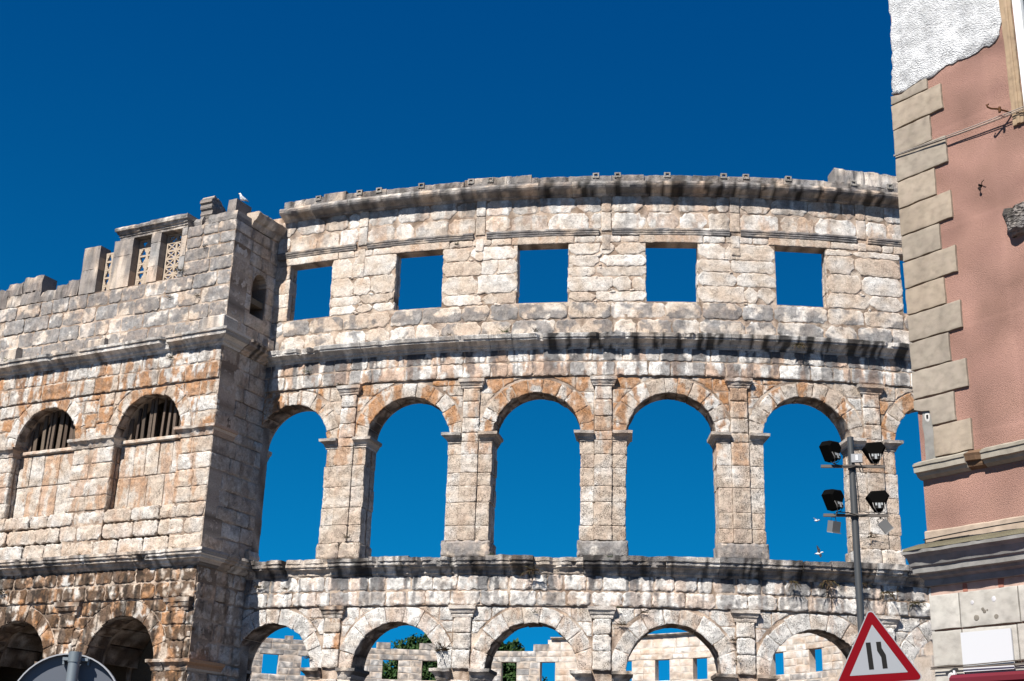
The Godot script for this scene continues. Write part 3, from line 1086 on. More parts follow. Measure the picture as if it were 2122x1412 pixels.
func tower() -> void:
	var th := deg_to_rad(-27.0)
	var n := Vector3(sin(th), 0, cos(th))
	var t := Vector3(cos(th), 0, -sin(th))
	TF = plane_surf(RC + n * 48.8, t, n, 50.0)
	TS = plane_surf(RC + n * 48.8 + t * TC, -n, t, 80.0)
	var w := thing("stair_tower", "projecting stair tower of the amphitheatre with blocked arches and pierced stone screens on top", "tower", TF.p(-4, 0, -1.5))
	# lower storey with two open vaults, middle storey with two walled-up arches
	var bays := [[-1.28, -4.1, TC], [-6.9, -12.0, -4.1]]
	for b in bays:
		var half := 2.0
		arch_core(TF, b[0], half, 0.0, 10.0, 6.05, 1.77, -0.035, 1.1, "lower_storey", w, b[0] - half - b[1], b[2] - b[0] - half)
		arch_core(TF, b[0], half, 10.0, 18.8, 15.02, 1.77, -0.035, 1.1, "middle_storey", w, b[0] - half - b[1], b[2] - b[0] - half)
	var low: Node = w.get_node("lower_storey")
	var mid: Node = w.get_node("middle_storey")
	stone(TF, rect(-12.0, 18.8, TC, 21.8), {"d": -0.032, "edge": 0.0, "bulge": 0.0, "jit": 0.0, "sk": 1.1, "h": 0.5, "st": MORTAR, "back": true})
	stone(TF, rect(-0.72, 21.8, TC, 24.0), {"d": -0.032, "edge": 0.0, "bulge": 0.0, "jit": 0.0, "sk": 1.1, "h": 0.5, "st": MORTAR, "back": true})
	commit("upper_storey", MAT.stone, w)
	var up: Node = w.get_node("upper_storey")
	# the right-hand side wall with its narrow arched window
	var so := {"d": -0.032, "edge": 0.0, "bulge": 0.0, "jit": 0.0, "sk": 0.9, "h": 0.5, "st": MORTAR, "back": true}
	stone(TS, rect(1.0, 0.0, 3.6, 20.3), so)
	stone(TS, rect(1.0, 20.3, 1.5, 24.0), so)
	stone(TS, rect(2.42, 20.3, 3.6, 24.6), so)
	var wl := PackedVector2Array([Vector2(1.5, 24.0), Vector2(1.5, 21.75)])
	for i in 9:
		var a := PI - PI * i / 8.0
		wl.append(Vector2(1.96 + 0.46 * cos(a), 21.75 + 0.46 * sin(a)))
	wl.append(Vector2(2.42, 24.0))
	stone(TS, wl, so)
	commit("side_wall", MAT.stone, w)
	var sd: Node = w.get_node("side_wall")
	# floors and back wall inside
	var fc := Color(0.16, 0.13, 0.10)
	for y in [9.9, 18.7]:
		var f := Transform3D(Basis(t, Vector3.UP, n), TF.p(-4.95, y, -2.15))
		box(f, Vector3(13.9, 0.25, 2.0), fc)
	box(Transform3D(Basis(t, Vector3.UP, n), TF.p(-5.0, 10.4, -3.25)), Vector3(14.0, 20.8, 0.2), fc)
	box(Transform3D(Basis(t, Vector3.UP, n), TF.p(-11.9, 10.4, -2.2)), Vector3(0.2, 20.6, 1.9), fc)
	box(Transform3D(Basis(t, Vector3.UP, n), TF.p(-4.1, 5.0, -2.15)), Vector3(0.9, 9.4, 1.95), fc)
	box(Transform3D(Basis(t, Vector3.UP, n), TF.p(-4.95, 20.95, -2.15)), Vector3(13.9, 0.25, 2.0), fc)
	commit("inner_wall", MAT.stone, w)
	# arches of the front
	for b in bays:
		var c: float = b[0]
		var half := minf(2.75, 3.0)
		voussoirs(TF, c, 15.02, 1.72, 0.55, 10, half, 0.5, T_MID, mid, 0.0, 17.0)
		voussoirs(TF, c, 6.05, 1.72, 0.62, 10, half, 1.05, T_LOW, low, 0.0, 8.38)
		# inner vault seen through the lower arch
		var av := arch_surf(TF, c, 6.05, 1.78)
		for i in 7:
			stone(av, rect(i * 0.79 + 0.02, 1.1, i * 0.79 + 0.77, 3.1), {"st": [0.1, 0.1, 0.0, 0.2, 0.3, 0.7], "h": 0.3, "rough": 0.03, "sk": 0.1, "tint": tint3()})
			commit("vault_stone", MAT.porous, low)
	for e in [[-1.28, -4.1, 0], [-1.28, 2.1, 1], [-6.9, -9.8, 0], [-6.9, -4.1, 1]]:
		tower_spandrel(e[0], e[1], 15.02, 2.28, 17.05, T_MID, mid)
		tower_spandrel(e[0], e[1], 6.05, 2.36, 8.4, T_LOW, low)
	# piers between the arches
	var ys := [10.16, 10.85, 11.5, 12.08, 12.7, 13.4, 14.05, 14.72]
	for i in ys.size() - 1:
		var st := [0.25 + rr(-0.15, 0.15), 0.08, 0.05, 0.45 if i > 2 else 0.2, 0.0, 0.0]
		var o := {"st": st, "rough": 0.03, "edge": 0.025, "jit": 0.02, "bulge": rr(0.0, 0.025)}
		if i < 3:
			course(TF, -12.0, TC, ys[i], ys[i + 1], 0.8, 1.7, {"st": st, "rough": 0.04, "edge": 0.03, "jit": 0.03, "bulge": 0.04, "dv": 0.04}, "wall_stone", mid, MAT.porous, 0.014, 0.14)
		else:
			pier_block(TF, -8.62 - 1.6, -8.62, ys[i], ys[i + 1], 0.0, false, true, 0.5, o, "pier_stone", mid, MAT.porous)
			pier_block(TF, -5.18, -4.2 + rr(-0.2, 0.2), ys[i], ys[i + 1], 0.0, true, false, 0.5, o, "pier_stone", mid, MAT.porous)
			pier_block(TF, -4.2 + rr(-0.1, 0.2), -3.0, ys[i], ys[i + 1], 0.0, false, true, 0.5, o, "pier_stone", mid, MAT.porous)
			var m0 := rr(1.0, 1.5)
			pier_block(TF, 0.44, m0, ys[i], ys[i + 1], 0.0, true, false, 0.5, o, "pier_stone", mid, MAT.porous)
			pier_block(TF, m0, TC, ys[i], ys[i + 1], 0.0, false, false, 0.5, o, "pier_stone", mid, MAT.porous)
	# walled-up arches: recessed slabs, a ledge, a dark lunette behind upright bars
	for c in [-1.28, -6.9]:
		stone(TF, rect(c - 1.76, 10.0, c + 1.76, 14.9), {"d": -0.50, "edge": 0.0, "bulge": 0.0, "jit": 0.0, "sk": 0.35, "h": 0.6, "st": MORTAR, "back": true})
		var rows := [12.08, 13.45, 14.82]
		for j in 2:
			course(TF, c - 1.73, c + 1.73, rows[j], rows[j + 1], 0.62, 0.95, {"d": -0.46, "st": [0.25, 0.08, 0.0, 0.48, 0.0, 0.0], "rough": 0.02, "edge": 0.02, "dv": 0.015}, "infill_slab", mid, MAT.porous, 0.01)
		moulding(TF, c - 1.70, c + 1.70, [[14.82, -0.38], [14.86, -0.34], [14.96, -0.34], [14.99, -0.36]], -0.8, {"st": [0.3, 0.15, 0.1, 0.4, 0.1, 0.0], "chip": 0.1})
		commit("infill_ledge", MAT.stone, mid)
		for i in 10:
			var u: float = c - 1.45 + i * 0.32 + rr(-0.08, 0.08)
			var x: float = absf(u - c)
			var top := 15.02 + sqrt(maxf(0.0, 1.74 * 1.74 - x * x))
			if top < 15.3:
				continue
			var bc := Color(0.11, 0.085, 0.068) * rr(0.6, 1.3)
			box(Transform3D(Basis(t, Vector3.UP, n) * Basis(Vector3.UP, rr(-0.3, 0.3)) * Basis(Vector3.BACK, rr(-0.04, 0.04)), TF.p(u, (14.95 + top) * 0.5, -0.62)), Vector3(rr(0.10, 0.18), top - 14.95, 0.07), bc)
			commit("wooden_bar", MAT.cement, mid)
	# imposts: between the arches and round the corner
	for y0 in [14.72, 5.72]:
		var par: Node = mid if y0 > 10.0 else low
		var pr := []
		for q in [[0.0, 0.03], [0.08, 0.06], [0.18, 0.10], [0.27, 0.18], [0.29, 0.23], [0.40, 0.24]]:
			pr.append([y0 + q[0], q[1]])
		var st := [0.3, 0.35, 0.2, 0.5, 0.1, 0.05] if y0 > 10.0 else [0.2, 0.3, 0.1, 0.6, 0.4, 0.5]
		moulding(TF, -5.20, -3.0, pr, -0.5, {"wa": 0.7, "wb": 0.7, "st": st, "chip": 0.4, "rough": 0.025})
		commit("impost", MAT.stone, par)
		moulding(TF, -9.8, -8.62, pr, -0.5, {"wb": 0.7, "st": st, "chip": 0.4, "rough": 0.025})
		commit("impost", MAT.stone, par)
		if y0 > 10.0:
			moulding(TF, 0.44, TC, pr, -1.25, {"wa": 0.7, "wb": 1.0, "st": st, "chip": 0.3, "rough": 0.025})
			commit("impost", MAT.stone, par)
		else:
			moulding(TF, 1.1, TC, pr, -1.9, {"wa": 0.5, "wb": 1.0, "st": st, "chip": 0.3, "rough": 0.03})
			commit("impost", MAT.stone, par)
			moulding(TF, 0.44, 0.98, pr, -0.6, {"wa": 0.7, "st": st, "chip": 0.5, "rough": 0.03})
			commit("impost", MAT.stone, par)
	for c in [-4.1, 1.45]:
		moulding(TF, c - 0.4, c + 0.4, [[7.90, 0.09], [8.03, 0.12], [8.06, 0.18], [8.20, 0.24], [8.22, 0.27], [8.38, 0.28]], -0.05, {"wa": 0.8, "wb": 0.8, "h": 0.12, "st": [0.2, 0.1, 0.1, 0.7, 0.35, 0.8], "chip": 0.6, "rough": 0.04})
		commit("capital", MAT.stone, low)
		for yy in [[6.12, 6.8], [6.8, 7.4], [7.4, 7.92]]:
			pier_block(TF, c - 0.38, c + 0.38, yy[0], yy[1], 0.08, false, false, 0.5, {"st": T_LOW, "rough": 0.05, "edge": 0.04, "jit": 0.03}, "pilaster_stone", low, MAT.porous)
	for e in [[-9.8, -8.62], [-5.18, -3.0], [0.44, TC]]:
		for yy in [[3.6, 4.3], [4.3, 5.0], [5.0, 5.72]]:
			pier_block(TF, e[0], e[1], yy[0], yy[1], 0.0, true, e[1] < 2.0, 1.0, {"st": T_LOW, "rough": 0.05}, "pier_stone", low, MAT.porous)
	# friezes
	course(TF, -12.0, TC, 17.06, 17.78, 0.6, 1.5, {"d": 0.06, "bulge": 0.015, "edge": 0.02, "rough": 0.04, "jit": 0.028, "st": T_FRZ, "ytop": 18.5}, "frieze_stone", mid, MAT.porous, 0.014, 0.10)
	course(TF, -12.0, TC, 17.78, 18.50, 0.6, 1.4, {"d": 0.06, "bulge": 0.015, "edge": 0.02, "rough": 0.04, "jit": 0.028, "st": T_FRZ, "ytop": 18.5}, "frieze_stone", mid, MAT.porous, 0.014, 0.10)
	course(TF, -12.0, TC, 8.40, 9.02, 0.6, 1.3, {"d": 0.07, "bulge": 0.03, "edge": 0.03, "rough": 0.055, "jit": 0.035, "st": T_LOW}, "frieze_stone", low, MAT.porous, 0.016, 0.14)
	course(TF, -12.0, TC, 9.02, 9.62, 0.6, 1.3, {"d": 0.07, "bulge": 0.03, "edge": 0.03, "rough": 0.055, "jit": 0.035, "st": [0.3, 0.0, 0.3, 0.6, 0.55, 0.85]}, "frieze_stone", low, MAT.porous, 0.016, 0.14)
	moulding(TF, -12.0, TC - 0.02, [[17.08, 0.02], [17.78, 0.032], [18.48, 0.032]], -0.1, {"st": MORTAR, "h": 0.25, "rough": 0.004, "chip": 0.0})
	commit("frieze_mortar", MAT.stone, mid)
	moulding(TF, -12.0, TC - 0.02, [[8.42, 0.02], [9.02, 0.03], [9.6, 0.03]], -0.1, {"st": MORTAR, "h": 0.25, "rough": 0.004, "chip": 0.0})
	commit("frieze_mortar", MAT.stone, low)
	# cornices round the corner
	tower_cornice([[18.42, 0.08], [18.50, 0.12], [18.53, 0.22], [18.62, 0.26], [18.70, 0.44], [18.72, 0.50], [18.86, 0.52], [18.88, 0.58], [18.98, 0.60]], [0.7, 0.40, 0.5, 0.10, 0.26, 0.05], mid)
	tower_cornice([[9.60, 0.08], [9.66, 0.14], [9.70, 0.22], [9.80, 0.28], [9.83, 0.42], [9.92, 0.44], [9.95, 0.52], [10.04, 0.54], [10.06, 0.58], [10.17, 0.58]], [0.45, 0.5, 0.35, 0.15, 0.42, 0.1], low)
	# plain courses of the upper storey, front
	var uy := [18.95, 19.72, 20.42, 21.12, 21.80]
	for i in 4:
		course(TF, -12.0, TC, uy[i], uy[i + 1], 0.7, 1.6, {"d": 0.0, "bulge": 0.012, "edge": 0.016, "rough": 0.032, "jit": 0.025, "st": T_UP if i == 0 else T_UP0, "ytop": 21.8, "dv": 0.025}, "wall_stone", up, MAT.stone, 0.012, 0.12)
	var ty := [21.80, 22.42, 23.0, 23.52, 24.05]
	for i in 4:
		course(TF, -0.45, TC, ty[i], ty[i + 1], 0.7, 1.4, {"d": 0.0, "bulge": 0.02, "edge": 0.022, "rough": 0.028, "jit": 0.02, "st": T_UP, "dv": 0.015}, "wall_stone", up, MAT.stone, 0.012, 0.10)
	# projecting worn blocks above the cornice
	moulding(TF, 1.15, TC, [[18.97, 0.0], [19.0, 0.28], [19.6, 0.27], [19.66, 0.22]], -0.6, {"wb": 0.6, "st": [0.3, 0.45, 0.6, 0.05, 0.0, 0.0], "rough": 0.02})
	commit("wall_stone", MAT.stone, up)
	moulding(TF, -5.0, -4.1, [[19.0, 0.20], [19.42, 0.22], [19.48, 0.18]], -0.3, {"st": [0.1, 0.7, 0.3, 0, 0, 0], "rough": 0.03})
	commit("wall_stone", MAT.stone, up)
	moulding(TF, -9.9, -9.1, [[19.0, 0.32], [19.55, 0.34], [19.66, 0.25]], -0.3, {"st": [0.1, 0.75, 0.3, 0, 0, 0], "rough": 0.03})
	commit("wall_stone", MAT.stone, up)
	# screens row: pillars, lintels, cornice
	for e in [[-6.25, -5.30, 24.02], [-4.50, -3.42, 24.06], [-2.42, -1.88, 24.06], [-0.75, -0.45, 24.06]]:
		var yy := 21.80
		while yy < e[2] - 0.05:
			var y1: float = minf(e[2], yy + rr(0.7, 1.5))
			if e[2] - y1 < 0.3:
				y1 = e[2]
			moulding(TF, e[0] + 0.006, e[1] - 0.006, [[yy + 0.006, 0.0], [(yy + y1) * 0.5, 0.012], [y1 - 0.006, 0.0]], -0.62, {"st": [0.0, 1.15, 0.15, 0.05, 0.1, 0.0] if e[1] < -5.0 else [0.15, 0.66, 0.1, 0.1, 0.0, 0.0], "rough": 0.025, "chip": 0.0, "tint": tint3()})
			commit("pillar_stone", MAT.stone, up)
			yy = y1
	moulding(TF, -4.22, -2.4, [[24.06, 0.0], [24.16, 0.01], [24.18, 0.05], [24.26, 0.06], [24.28, 0.12], [24.38, 0.18], [24.40, 0.24], [24.50, 0.26], [24.56, 0.24]], -0.62, {"wa": 0.6, "st": [0.2, 0.85, 0.4, 0.05, 0.25, 0.0], "chip": 0.35})
	commit("cornice_stone", MAT.stone, up)
	moulding(TF, -2.39, -0.48, [[24.06, 0.0], [24.16, 0.01], [24.18, 0.05], [24.26, 0.06], [24.28, 0.12], [24.38, 0.18], [24.40, 0.24], [24.52, 0.26], [24.60, 0.24]], -0.62, {"wb": 0.5, "st": [0.2, 0.80, 0.4, 0.05, 0.25, 0.0], "chip": 0.2})
	commit("cornice_stone", MAT.stone, up)
	moulding(TF, -0.46, 0.15, [[24.05, -0.25], [24.3, -0.2], [24.5, -0.3]], -0.9, {"st": [0.1, 0.75, 0.2, 0, 0.1, 0], "rough": 0.08, "chip": 0.5})
	commit("cornice_stone", MAT.stone, up)
	screen(-5.30, -4.50, 21.80, 23.72, 0, up)
	screen(-3.42, -2.42, 21.80, 24.04, 0, up)
	screen(-1.88, -0.75, 21.80, 24.04, 1, up)
	# ruined top at the left
	for e in [[-12.0, -10.6, 22.75], [-10.58, -9.7, 22.95], [-9.68, -8.55, 23.12], [-8.53, -7.6, 22.3], [-7.58, -6.95, 22.45], [-6.93, -6.3, 22.6]]:
		var yy := 21.80
		while yy < e[2] - 0.05:
			var y1: float = minf(e[2], yy + rr(0.5, 0.8))
			if e[2] - y1 < 0.25:
				y1 = e[2]
			moulding(TF, e[0], e[1], [[yy + 0.006, 0.0], [(yy + y1) * 0.5, 0.015], [y1 - 0.01, -0.02]], -rr(0.6, 0.95), {"st": [0.0, 1.15, 0.3, 0.05, 0.20, 0.0], "rough": 0.085, "chip": 0.45, "tint": tint3()})
			commit("wall_stone", MAT.stone, up)
			yy = y1
	# top of the corner: worn blocks, a leaning slab and an upright block
	moulding(TF, 0.62, TC, [[24.02, 0.0], [24.2, 0.02], [24.42, -0.04]], -1.1, {"st": T_UP, "rough": 0.04, "chip": 0.2, "wb": 0.4})
	commit("wall_stone", MAT.stone, up)
	moulding(TF, 1.32, 1.76, [[24.3, -0.30], [24.7, -0.28], [25.12, -0.31]], -1.30, {"st": [0.0, 1.1, 0.2, 0, 0.2, 0], "rough": 0.02})
	commit("upright_block", MAT.stone, up)
	var sl := plane_surf(TF.p(0.50, 0, -0.25), -n, t, 70.0)
	stone(sl, PackedVector2Array([Vector2(0.0, 23.9), Vector2(2.0, 23.9), Vector2(2.0, 24.45), Vector2(0.6, 25.36), Vector2(0.15, 25.52), Vector2(-0.10, 25.3), Vector2(0.05, 24.85)]), {"st": [0.0, 1.2, 0.2, 0, 0.3, 0], "rough": 0.08, "jit": 0.05, "sk": 0.62, "back": true})
	commit("leaning_slab", MAT.stone, up)
	# side face stones
	var sy := [3.0, 3.7, 4.4, 5.05, 5.72, 6.12, 6.85, 7.6, 8.40, 9.02, 9.62]
	for i in sy.size() - 1:
		course(TS, 0.0, 3.15, sy[i], sy[i + 1], 0.7, 1.5, {"d": 0.0, "rough": 0.05, "bulge": 0.04, "edge": 0.04, "jit": 0.03, "st": [0.15, 0.2, 0.25, 0.25, 0.35, 0.45]}, "side_stone", sd, MAT.stone, 0.016, 0.12)
	sy = [10.16, 10.85, 11.5, 12.08, 12.7, 13.4, 14.05, 14.72, 15.14, 15.8, 16.45, 17.06, 17.78, 18.50]
	for i in sy.size() - 1:
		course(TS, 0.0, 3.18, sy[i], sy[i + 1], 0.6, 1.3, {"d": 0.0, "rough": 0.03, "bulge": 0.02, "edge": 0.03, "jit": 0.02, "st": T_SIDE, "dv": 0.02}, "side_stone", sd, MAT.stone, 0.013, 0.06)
	sy = [18.95, 19.72, 20.42, 21.12, 21.80, 22.42, 23.0, 23.52, 24.05]
	var hole := PackedVector2Array([Vector2(1.46, 20.3), Vector2(2.46, 20.3), Vector2(2.46, 21.75)])
	for i in 9:
		var a := PI * i / 8.0
		hole.append(Vector2(1.96 + 0.5 * cos(a), 21.75 + 0.5 * sin(a)))
	for i in sy.size() - 1:
		course(TS, 0.0, 3.1, sy[i], sy[i + 1], 0.8, 1.6, {"d": 0.0, "rough": 0.025, "bulge": 0.02, "edge": 0.025, "jit": 0.02, "st": [0.1, 0.35, 0.55, 0.08, 0.12, 0.05], "ytop": 24.0}, "side_stone", sd, MAT.stone, 0.012, 0.05, [hole])
	for i in 7:
		var a0 := PI * i / 7.0
		var a1 := PI * (i + 1) / 7.0
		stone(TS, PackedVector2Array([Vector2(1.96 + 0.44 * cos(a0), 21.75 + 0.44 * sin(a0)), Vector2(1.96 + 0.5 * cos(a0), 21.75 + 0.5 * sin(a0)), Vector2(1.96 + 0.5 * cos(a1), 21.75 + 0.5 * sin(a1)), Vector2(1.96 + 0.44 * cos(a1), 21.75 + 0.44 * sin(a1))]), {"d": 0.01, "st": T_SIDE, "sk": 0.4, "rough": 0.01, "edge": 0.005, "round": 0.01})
	commit("window_arch", MAT.stone, sd)
	# broken cornice return on the side wall
	moulding(TS, 1.0, 3.0, [[24.05, 0.02], [24.3, 0.10], [24.34, 0.2], [24.5, 0.3], [24.66, 0.36], [24.72, 0.3]], -0.7, {"st": [0.1, 0.55, 0.3, 0.1, 0.3, 0.2], "rough": 0.04, "chip": 0.3, "drop": -0.05})
	commit("cornice_stone", MAT.stone, sd)
	# loose stones on the ledges
	for e in [[2.55, 18.98, 0.25, 0.55], [2.75, 10.18, 0.2, 0.42]]:
		moulding(TS, e[0], e[0] + 0.62, [[e[1], e[2]], [e[1] + e[3] * 0.5, e[2] + 0.04], [e[1] + e[3], e[2] - 0.04]], -0.05, {"st": [0.2, 0.1, 0, 0.2, 0, 0], "rough": 0.06})
		commit("loose_block", MAT.stone, sd)

func tower_spandrel(c: float, ua: float, ys: float, rx: float, yt: float, st: Array, parent: Node) -> void:
	var cir := arc_poly(c, ys, rx, 24)
	var y := ys + 0.12
	while y < yt - 0.05:
		var y1 := minf(yt, y + rr(0.45, 0.75))
		if yt - y1 < 0.25:
			y1 = yt
		course(TF, minf(ua, c), maxf(ua, c), y, y1, 0.6, 1.2, {"st": st, "rough": 0.035, "bulge": 0.02, "edge": 0.03, "jit": 0.025, "dv": 0.02}, "spandrel_stone", parent, MAT.porous, 0.014, 0.05, [cir])
		y = y1

func tower_cornice(prof: Array, st: Array, parent: Node) -> void:
	var prev := -12.0
	for e in lengths(-12.0, 0.9, 0.8, 1.8):
		moulding(TF, e[0] + 0.005, e[1] - 0.005, scaled_profile(prof, rr(0.88, 1.02)), -0.3, {"st": st, "tint": tint3(), "chip": rr(0.0, 0.55), "rough": 0.02, "h": 0.12})
		commit("cornice_stone", MAT.stone, parent)
	moulding(TF, 0.905, TC, prof, -1.0, {"wb": 1.0, "st": st, "chip": 0.1, "rough": 0.015, "h": 0.12})
	commit("cornice_stone", MAT.stone, parent)
	for e in lengths(1.0, 2.95, 0.6, 1.1):
		moulding(TS, e[0] + 0.005, e[1] - 0.005, scaled_profile(prof, rr(0.85, 1.0)), -0.3, {"st": [0.1, 0.4, 0.4, 0.1, 0.5, 0.3], "tint": tint3(), "chip": rr(0.1, 0.5), "rough": 0.03, "h": 0.12})
		commit("cornice_stone", MAT.stone, parent)

func scaled_profile(prof: Array, k: float) -> Array:
	var o := []
	for q in prof:
		o.append([q[0], q[1] * k])
	return o

# A pierced stone screen set back between two pillars.
func screen(u0: float, u1: float, y0: float, y1: float, kind: int, parent: Node) -> void:
	var b := Basis(TF.t, Vector3.UP, TF.n)
	var col := Color(0.40, 0.33, 0.26)
	var z := -0.42
	var um := (u0 + u1) * 0.5
	for u in [u0 + 0.05, um, u1 - 0.05]:
		box(Transform3D(b, TF.p(u, (y0 + y1) * 0.5, z)), Vector3(0.10, y1 - y0, 0.10), col)
	var n := int(round((y1 - y0) / 0.40))
	var st := (y1 - y0) / n
	for i in n + 1:
		var y := y0 + st * i
		box(Transform3D(b, TF.p(um, y, z)), Vector3(u1 - u0 - 0.01, 0.085, 0.094), col)
	for i in n:
		for h in 2:
			var a := (u0 + 0.10) if h == 0 else um + 0.05
			var w := (u1 - u0) * 0.5 - 0.15
			var cx := a + w * 0.5
			var cy := y0 + st * (i + 0.5)
			if kind == 1:
				var ln := Vector2(w, st - 0.085).length()
				for s in [-1.0, 1.0]:
					box(Transform3D(b * Basis(Vector3.BACK, s * atan2(st - 0.085, w)), TF.p(cx, cy, z)), Vector3(ln, 0.055, 0.086), col)
			else:
				# half-round openings: the upper corners are filled
				for s in [-1.0, 1.0]:
					for k in 3:
						var fx: float = [0.42, 0.30, 0.12][k]
						var fy: float = [0.08, 0.12, 0.14][k]
						var yo: float = (st - 0.085) * 0.5 - [0.04, 0.11, 0.2][k] * (1.0 if i % 2 == 0 else -1.0) * 1.0
						if i % 2 == 1:
							yo = -(st - 0.085) * 0.5 + [0.04, 0.11, 0.2][k]
						box(Transform3D(b, TF.p(cx + s * (w * 0.5 - w * fx * 0.5 * 0.9), cy + yo, z)), Vector3(w * fx * 0.9, fy * 0.7, 0.088), col)
	commit("pierced_screen", MAT.cement, parent)

# ------------------------------------------------------------------ the far side of the arena
func far_wall() -> void:
	var s := Surf.new()
	s.c = Vector3(-13, 0, -119)
	s.r = 54.0
	s.zs = -1.0
	s.ds = -1.0
	s.off = 200.0
	var w := thing("far_amphitheatre_wall", "far side of the amphitheatre, a pale wall with square windows seen through the lower arches", "wall", s.p(20, 0, -0.5))
	var wc := [-22.0, -16.85, -11.9, -6.7, -1.45, 3.65, 8.8, 14.1, 19.25, 24.4, 29.7, 34.95, 40.3, 46.0, 51.6, 57.65, 63.0, 68.2, 73.3, 78.4, 83.4]
	var sf := [0.30, 0.72, 0.45, 0.10, 0.04, 0.0]
	var core := {"edge": 0.0, "bulge": 0.0, "rough": 0.0, "jit": 0.0, "sk": 0.9, "h": 1.4, "round": 0.3, "st": [0.1, 0.3, 0.2, 0.1, 0.0, 0.0], "back": true, "d": -0.05}
	for i in wc.size() - 1:
		var a: float = wc[i]
		var b: float = wc[i + 1]
		var m := (a + b) * 0.5
		var top := 19.5 if m < 19.0 else 20.9
		if m < -13.5:
			top = 20.1
		elif m < -5.0:
			top = 19.8
		stone(s, rect(a, 0.0, b, 15.6), core)
		stone(s, rect(a + 1.02, 15.6, b - 1.02, 18.08), core)
		stone(s, rect(a, 18.08, b, top - 0.05), core)
	commit("masonry", MAT.stone, w)
	var core_node: Node = w.get_node("masonry")
	var rows := [14.1, 14.85, 15.6]
	for j in 2:
		far_course(s, -21.0, 61.0, rows[j], rows[j + 1], 1.9, 2.9, sf, core_node)
	for i in wc.size() - 1:
		var a: float = wc[i]
		var b: float = wc[i + 1]
		if b < -19.0 or (a > 59.0 and a < 73.0):
			continue
		var m := (a + b) * 0.5
		var st := sf if m < 19.5 else [0.40, 0.26, 0.25, 0.30, 0.02, 0.08]
		for yy in [[15.6, 16.45], [16.45, 17.25], [17.25, 18.06]]:
			far_course(s, a + 1.02, b - 1.02, yy[0], yy[1], 1.3, 1.9, st, core_node)
		stone(s, rect(a - 1.5, 18.1, a + 1.5, 18.72), {"d": 0.02, "st": st, "h": 0.5, "rough": 0.02, "sk": 0.08, "tint": tint3(), "bulge": 0.01})
		commit("far_lintel", MAT.stone, core_node)
		far_course(s, a + 1.5, b - 1.5, 18.1, 18.72, 1.4, 2.4, st, core_node)
		var top := 19.5 if m < 19.0 else 20.9
		if m < -13.5:
			top = 20.1
		elif m < -5.0:
			top = 19.8
		far_course(s, a, b, 18.72, top if top < 20.0 else 19.45, 1.6, 2.6, st, core_node)
		if top >= 20.0:
			far_course(s, a, b, 19.45, top, 1.6, 2.6, st, core_node)
	for e in [[-3.4, -1.6, 19.5, 20.25], [2.2, 4.4, 19.5, 20.3], [-15.2, -14.2, 19.8, 20.5], [17.3, 19.4, 19.5, 20.3], [7.0, 8.5, 19.5, 20.2], [-8.6, -7.4, 19.8, 20.4]]:
		moulding(s, e[0], e[1], [[e[2], 0.0], [e[3], 0.0]], -0.8, {"st": [0.05, 0.85, 0.3, 0, 0.05, 0], "rough": 0.05, "h": 0.4})
		commit("merlon_stone", MAT.stone, core_node)
	for e in lengths(19.7, 60.0, 2.0, 3.2):
		moulding(s, e[0], e[1], [[20.85, 0.1], [20.95, 0.3], [21.05, 0.45], [21.15, 0.45]], -0.9, {"st": [0.1, 0.6, 0.3, 0, 0.15, 0], "h": 0.6})
		commit("gutter_stone", MAT.stone, core_node)
	# a stretch of leaning wall beyond the third arch
	for e in [[20.4, 24.2]]:
		moulding(s, e[0], e[1], [[14.0, -6.0], [16.6, -6.2]], -7.0, {"st": [0.2, 0.6, 0.2, 0, 0, 0], "h": 0.6, "drop": 1.3})
		commit("ruined_stub", MAT.stone, core_node)

func far_course(s: Surf, u0: float, u1: float, y0: float, y1: float, wmin: float, wmax: float, st: Array, parent: Node) -> void:
	course(s, u0, u1, y0, y1, wmin, wmax, {"d": 0.0, "st": st, "h": 0.5, "rough": 0.03, "bulge": 0.02, "edge": 0.04, "round": 0.1, "sk": 0.08, "jit": 0.03, "dv": 0.03}, "far_stone", parent, MAT.stone, 0.03)

# ------------------------------------------------------------------ trees, weeds, birds
func tree(at: Vector3, lobes: Array, label: String, seed_: int) -> void:
	rng.seed = seed_
	var w := thing("tree", label, "tree", at, "trees behind the far wall")
	var c0: Vector3 = lobes[0][0]
	tube([at, at + Vector3(0.2, 5, 0), at + Vector3(c0.x * 0.6, c0.y * 0.8, c0.z * 0.5), at + c0], 0.5, 7, Color(0.08, 0.06, 0.045), 0.12)
	for l in lobes:
		tube([at + Vector3(c0.x * 0.5, c0.y * 0.6, 0), at + Vector3(l[0]) * Vector3(0.8, 0.9, 0.8), at + l[0]], 0.22, 5, Color(0.08, 0.06, 0.045), 0.05)
	commit("trunk", MAT.dry, w)
	for l in lobes:
		var r: Vector3 = l[1]
		for i in int(r.x * r.y * 150.0):
			var d := Vector3(rng.randfn(), rng.randfn(), rng.randfn()).normalized()
			var k := 1.0 - 0.5 * rng.randf() * rng.randf()
			k *= 0.85 + 0.35 * nA.get_noise_3dv(d * 1.7 + Vector3(l[0]))
			var p: Vector3 = at + l[0] + d * r * k
			var a := Vector3(rng.randfn(), rng.randfn(), rng.randfn()).normalized()
			var b := a.cross((d + Vector3(0, 0.6, 0)).normalized()).normalized()
			a = b.cross(Vector3(rng.randfn(), rng.randfn(), rng.randfn()).normalized()).normalized()
			var z := rr(0.22, 0.46)
			var g := rr(0.7, 1.25)
			var col := Color(0.030 * g, 0.062 * g, 0.018 * g)
			quad(p - a * z, p + b * z * 0.6, p + a * z, p - b * z * 0.6, d, col)
	commit("crown", MAT.leaf, w)

